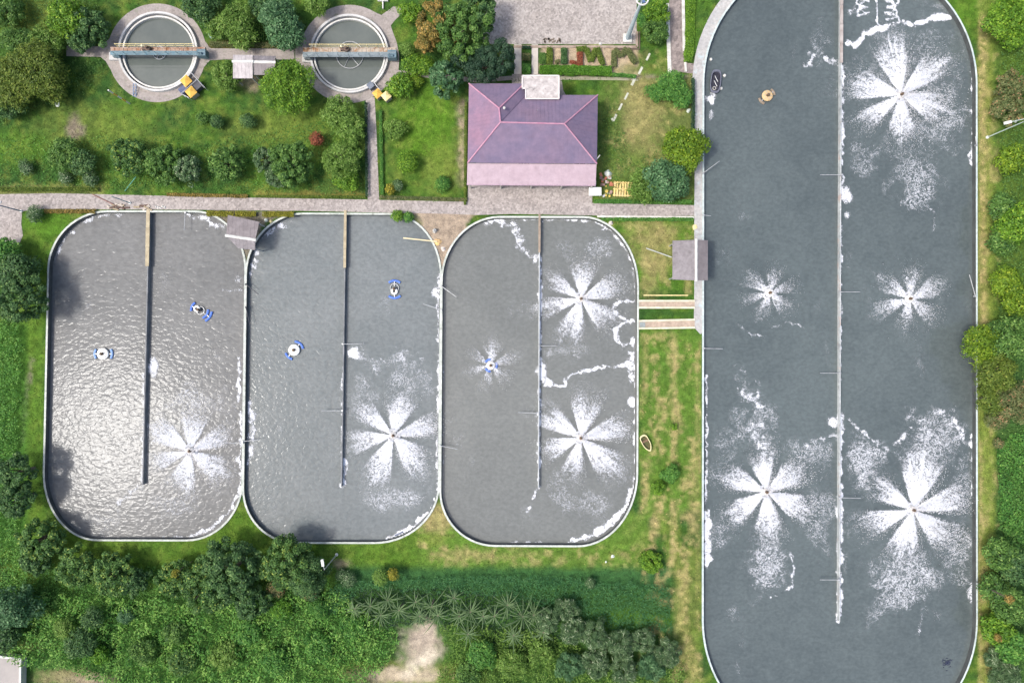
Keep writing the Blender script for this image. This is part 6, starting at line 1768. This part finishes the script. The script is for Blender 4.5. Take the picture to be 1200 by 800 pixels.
mat_cover('undergrowth', 'low growth over the lower part of the upper left lawn', 'undergrowth', [(0, 165), (110, 160), (240, 170), (420, 130), (425, 228), (0, 220)], 26, hw_(0.02, 0.5, 9, 63), 0.17, 0.09, 'weed', 64, tb=0.40, vary=0.9)
mat_cover('undergrowth', 'low growth in the garden east of the house', 'undergrowth', [(704, 120), (722, 125), (740, 190), (800, 150), (812, 200), (812, 234), (735, 236), (704, 200)], 30, hw_(0.02, 0.7, 9, 65), 0.17, 0.09, 'mid', 66, tb=0.5)

def lawn_tufts():
    """short blades of the lawn, the colour of the turf they stand in"""
    rs = np.random.default_rng(5)
    n = 125000
    x = rs.uniform(-5, 1205, n); y = rs.uniform(-5, 805, n)
    k = np.ones(n, bool)
    for hh in HOLES: k &= ~inside(hh, x, y)
    x, y = x[k], y[k]
    gap = [seg_dist(list(hh) + [hh[0]], x, y) > 2.2 for hh in HOLES]
    for g in gap: x_k = g if 'x_k' not in locals() else (x_k & g)
    pave = [[(-60, 229), (60, 226.5), (130, 228), (250, 231), (431, 234), (548, 236.5), (548.5, 214), (700, 214), (694, 238), (814, 240.5), (814, 253), (745, 253.5), (600, 252), (460, 251), (100, 246), (26, 248), (27, 276), (22, 287), (-60, 285)],
            [(428.5, 115), (439, 114), (444.5, 236), (431, 236)], circ((184, 62.5), 59), circ((409, 64.5), 59), [(78, 54), (125, 54), (125, 67), (78, 66)], [(240, 57), (350, 57), (350, 71), (240, 71)],
            [(566, -50), (748, -50), (748, 92), (600, 92), (600, 52), (566, 52)], [(783, -50), (802, -50), (806, 86), (785, 86)], [(812, 60), (828, 60), (828, 392), (812, 392)], [(800, 74), (828, 74), (828, 88), (800, 88)], [(828, 60), (812, 60), (845, -10), (868, -10)],
            [(547, 97), (702, 97), (700, 217), (547, 217)], [(748, 351), (815, 351), (815, 362), (748, 362)], [(748, 373), (815, 373), (815, 386), (748, 386)], patch, [(-40, 764), (27, 769), (27, 830), (-40, 830)], [(447, 18), (471, 6), (474, 18), (458, 34)], [(462, 82), (560, 88), (600, 88), (600, 98), (500, 93), (462, 90)],
            [(470, 248), (560, 248), (545, 268), (518, 318), (500, 285)], [(240, 246), (345, 246), (310, 262), (288, 310), (262, 268)], [(702, 198), (746, 198), (746, 234), (702, 234)], [(686, 214), (706, 214), (706, 232), (686, 232)]]
    for p in pave: x_k = x_k & ~inside(p, x, y)
    x, y = x[x_k], y[x_k]; n = len(x)
    col = gcol(x, y) * rs.uniform(0.65, 1.5, (n, 1)) * np.array([1.02, 1.0, 0.9])
    a = rs.uniform(0, 2 * math.pi, n); l = rs.uniform(0.10, 0.26, n); hgt = rs.uniform(0.04, 0.14, n)
    wx, wy = (x - 600) * S, (400 - y) * S
    ca, sa = np.cos(a), np.sin(a)
    wv = 0.055
    V = np.stack([np.stack([wx - sa * wv, wy + ca * wv, np.full(n, 0.008)], 1), np.stack([wx + sa * wv, wy - ca * wv, np.full(n, 0.008)], 1), np.stack([wx + ca * l, wy + sa * l, hgt], 1)], 1).reshape(-1, 3)
    F = np.arange(n * 3).reshape(-1, 3)
    m, t, b = nodes_of('grass_blades')
    b.inputs['Roughness'].default_value = 0.8; b.inputs['Specular IOR Level'].default_value = 0.1
    at = N(t, 'ShaderNodeAttribute', attribute_name='col'); t.links.new(at.outputs['Color'], b.inputs['Base Color'])
    o = big_mesh('grass', V, F, m, colors={'col': np.repeat(np.clip(col, 0, 0.9), 3, 0)})
    tag(o, 'short grass blades of the lawns', 'grass', None, 'stuff')
lawn_tufts()
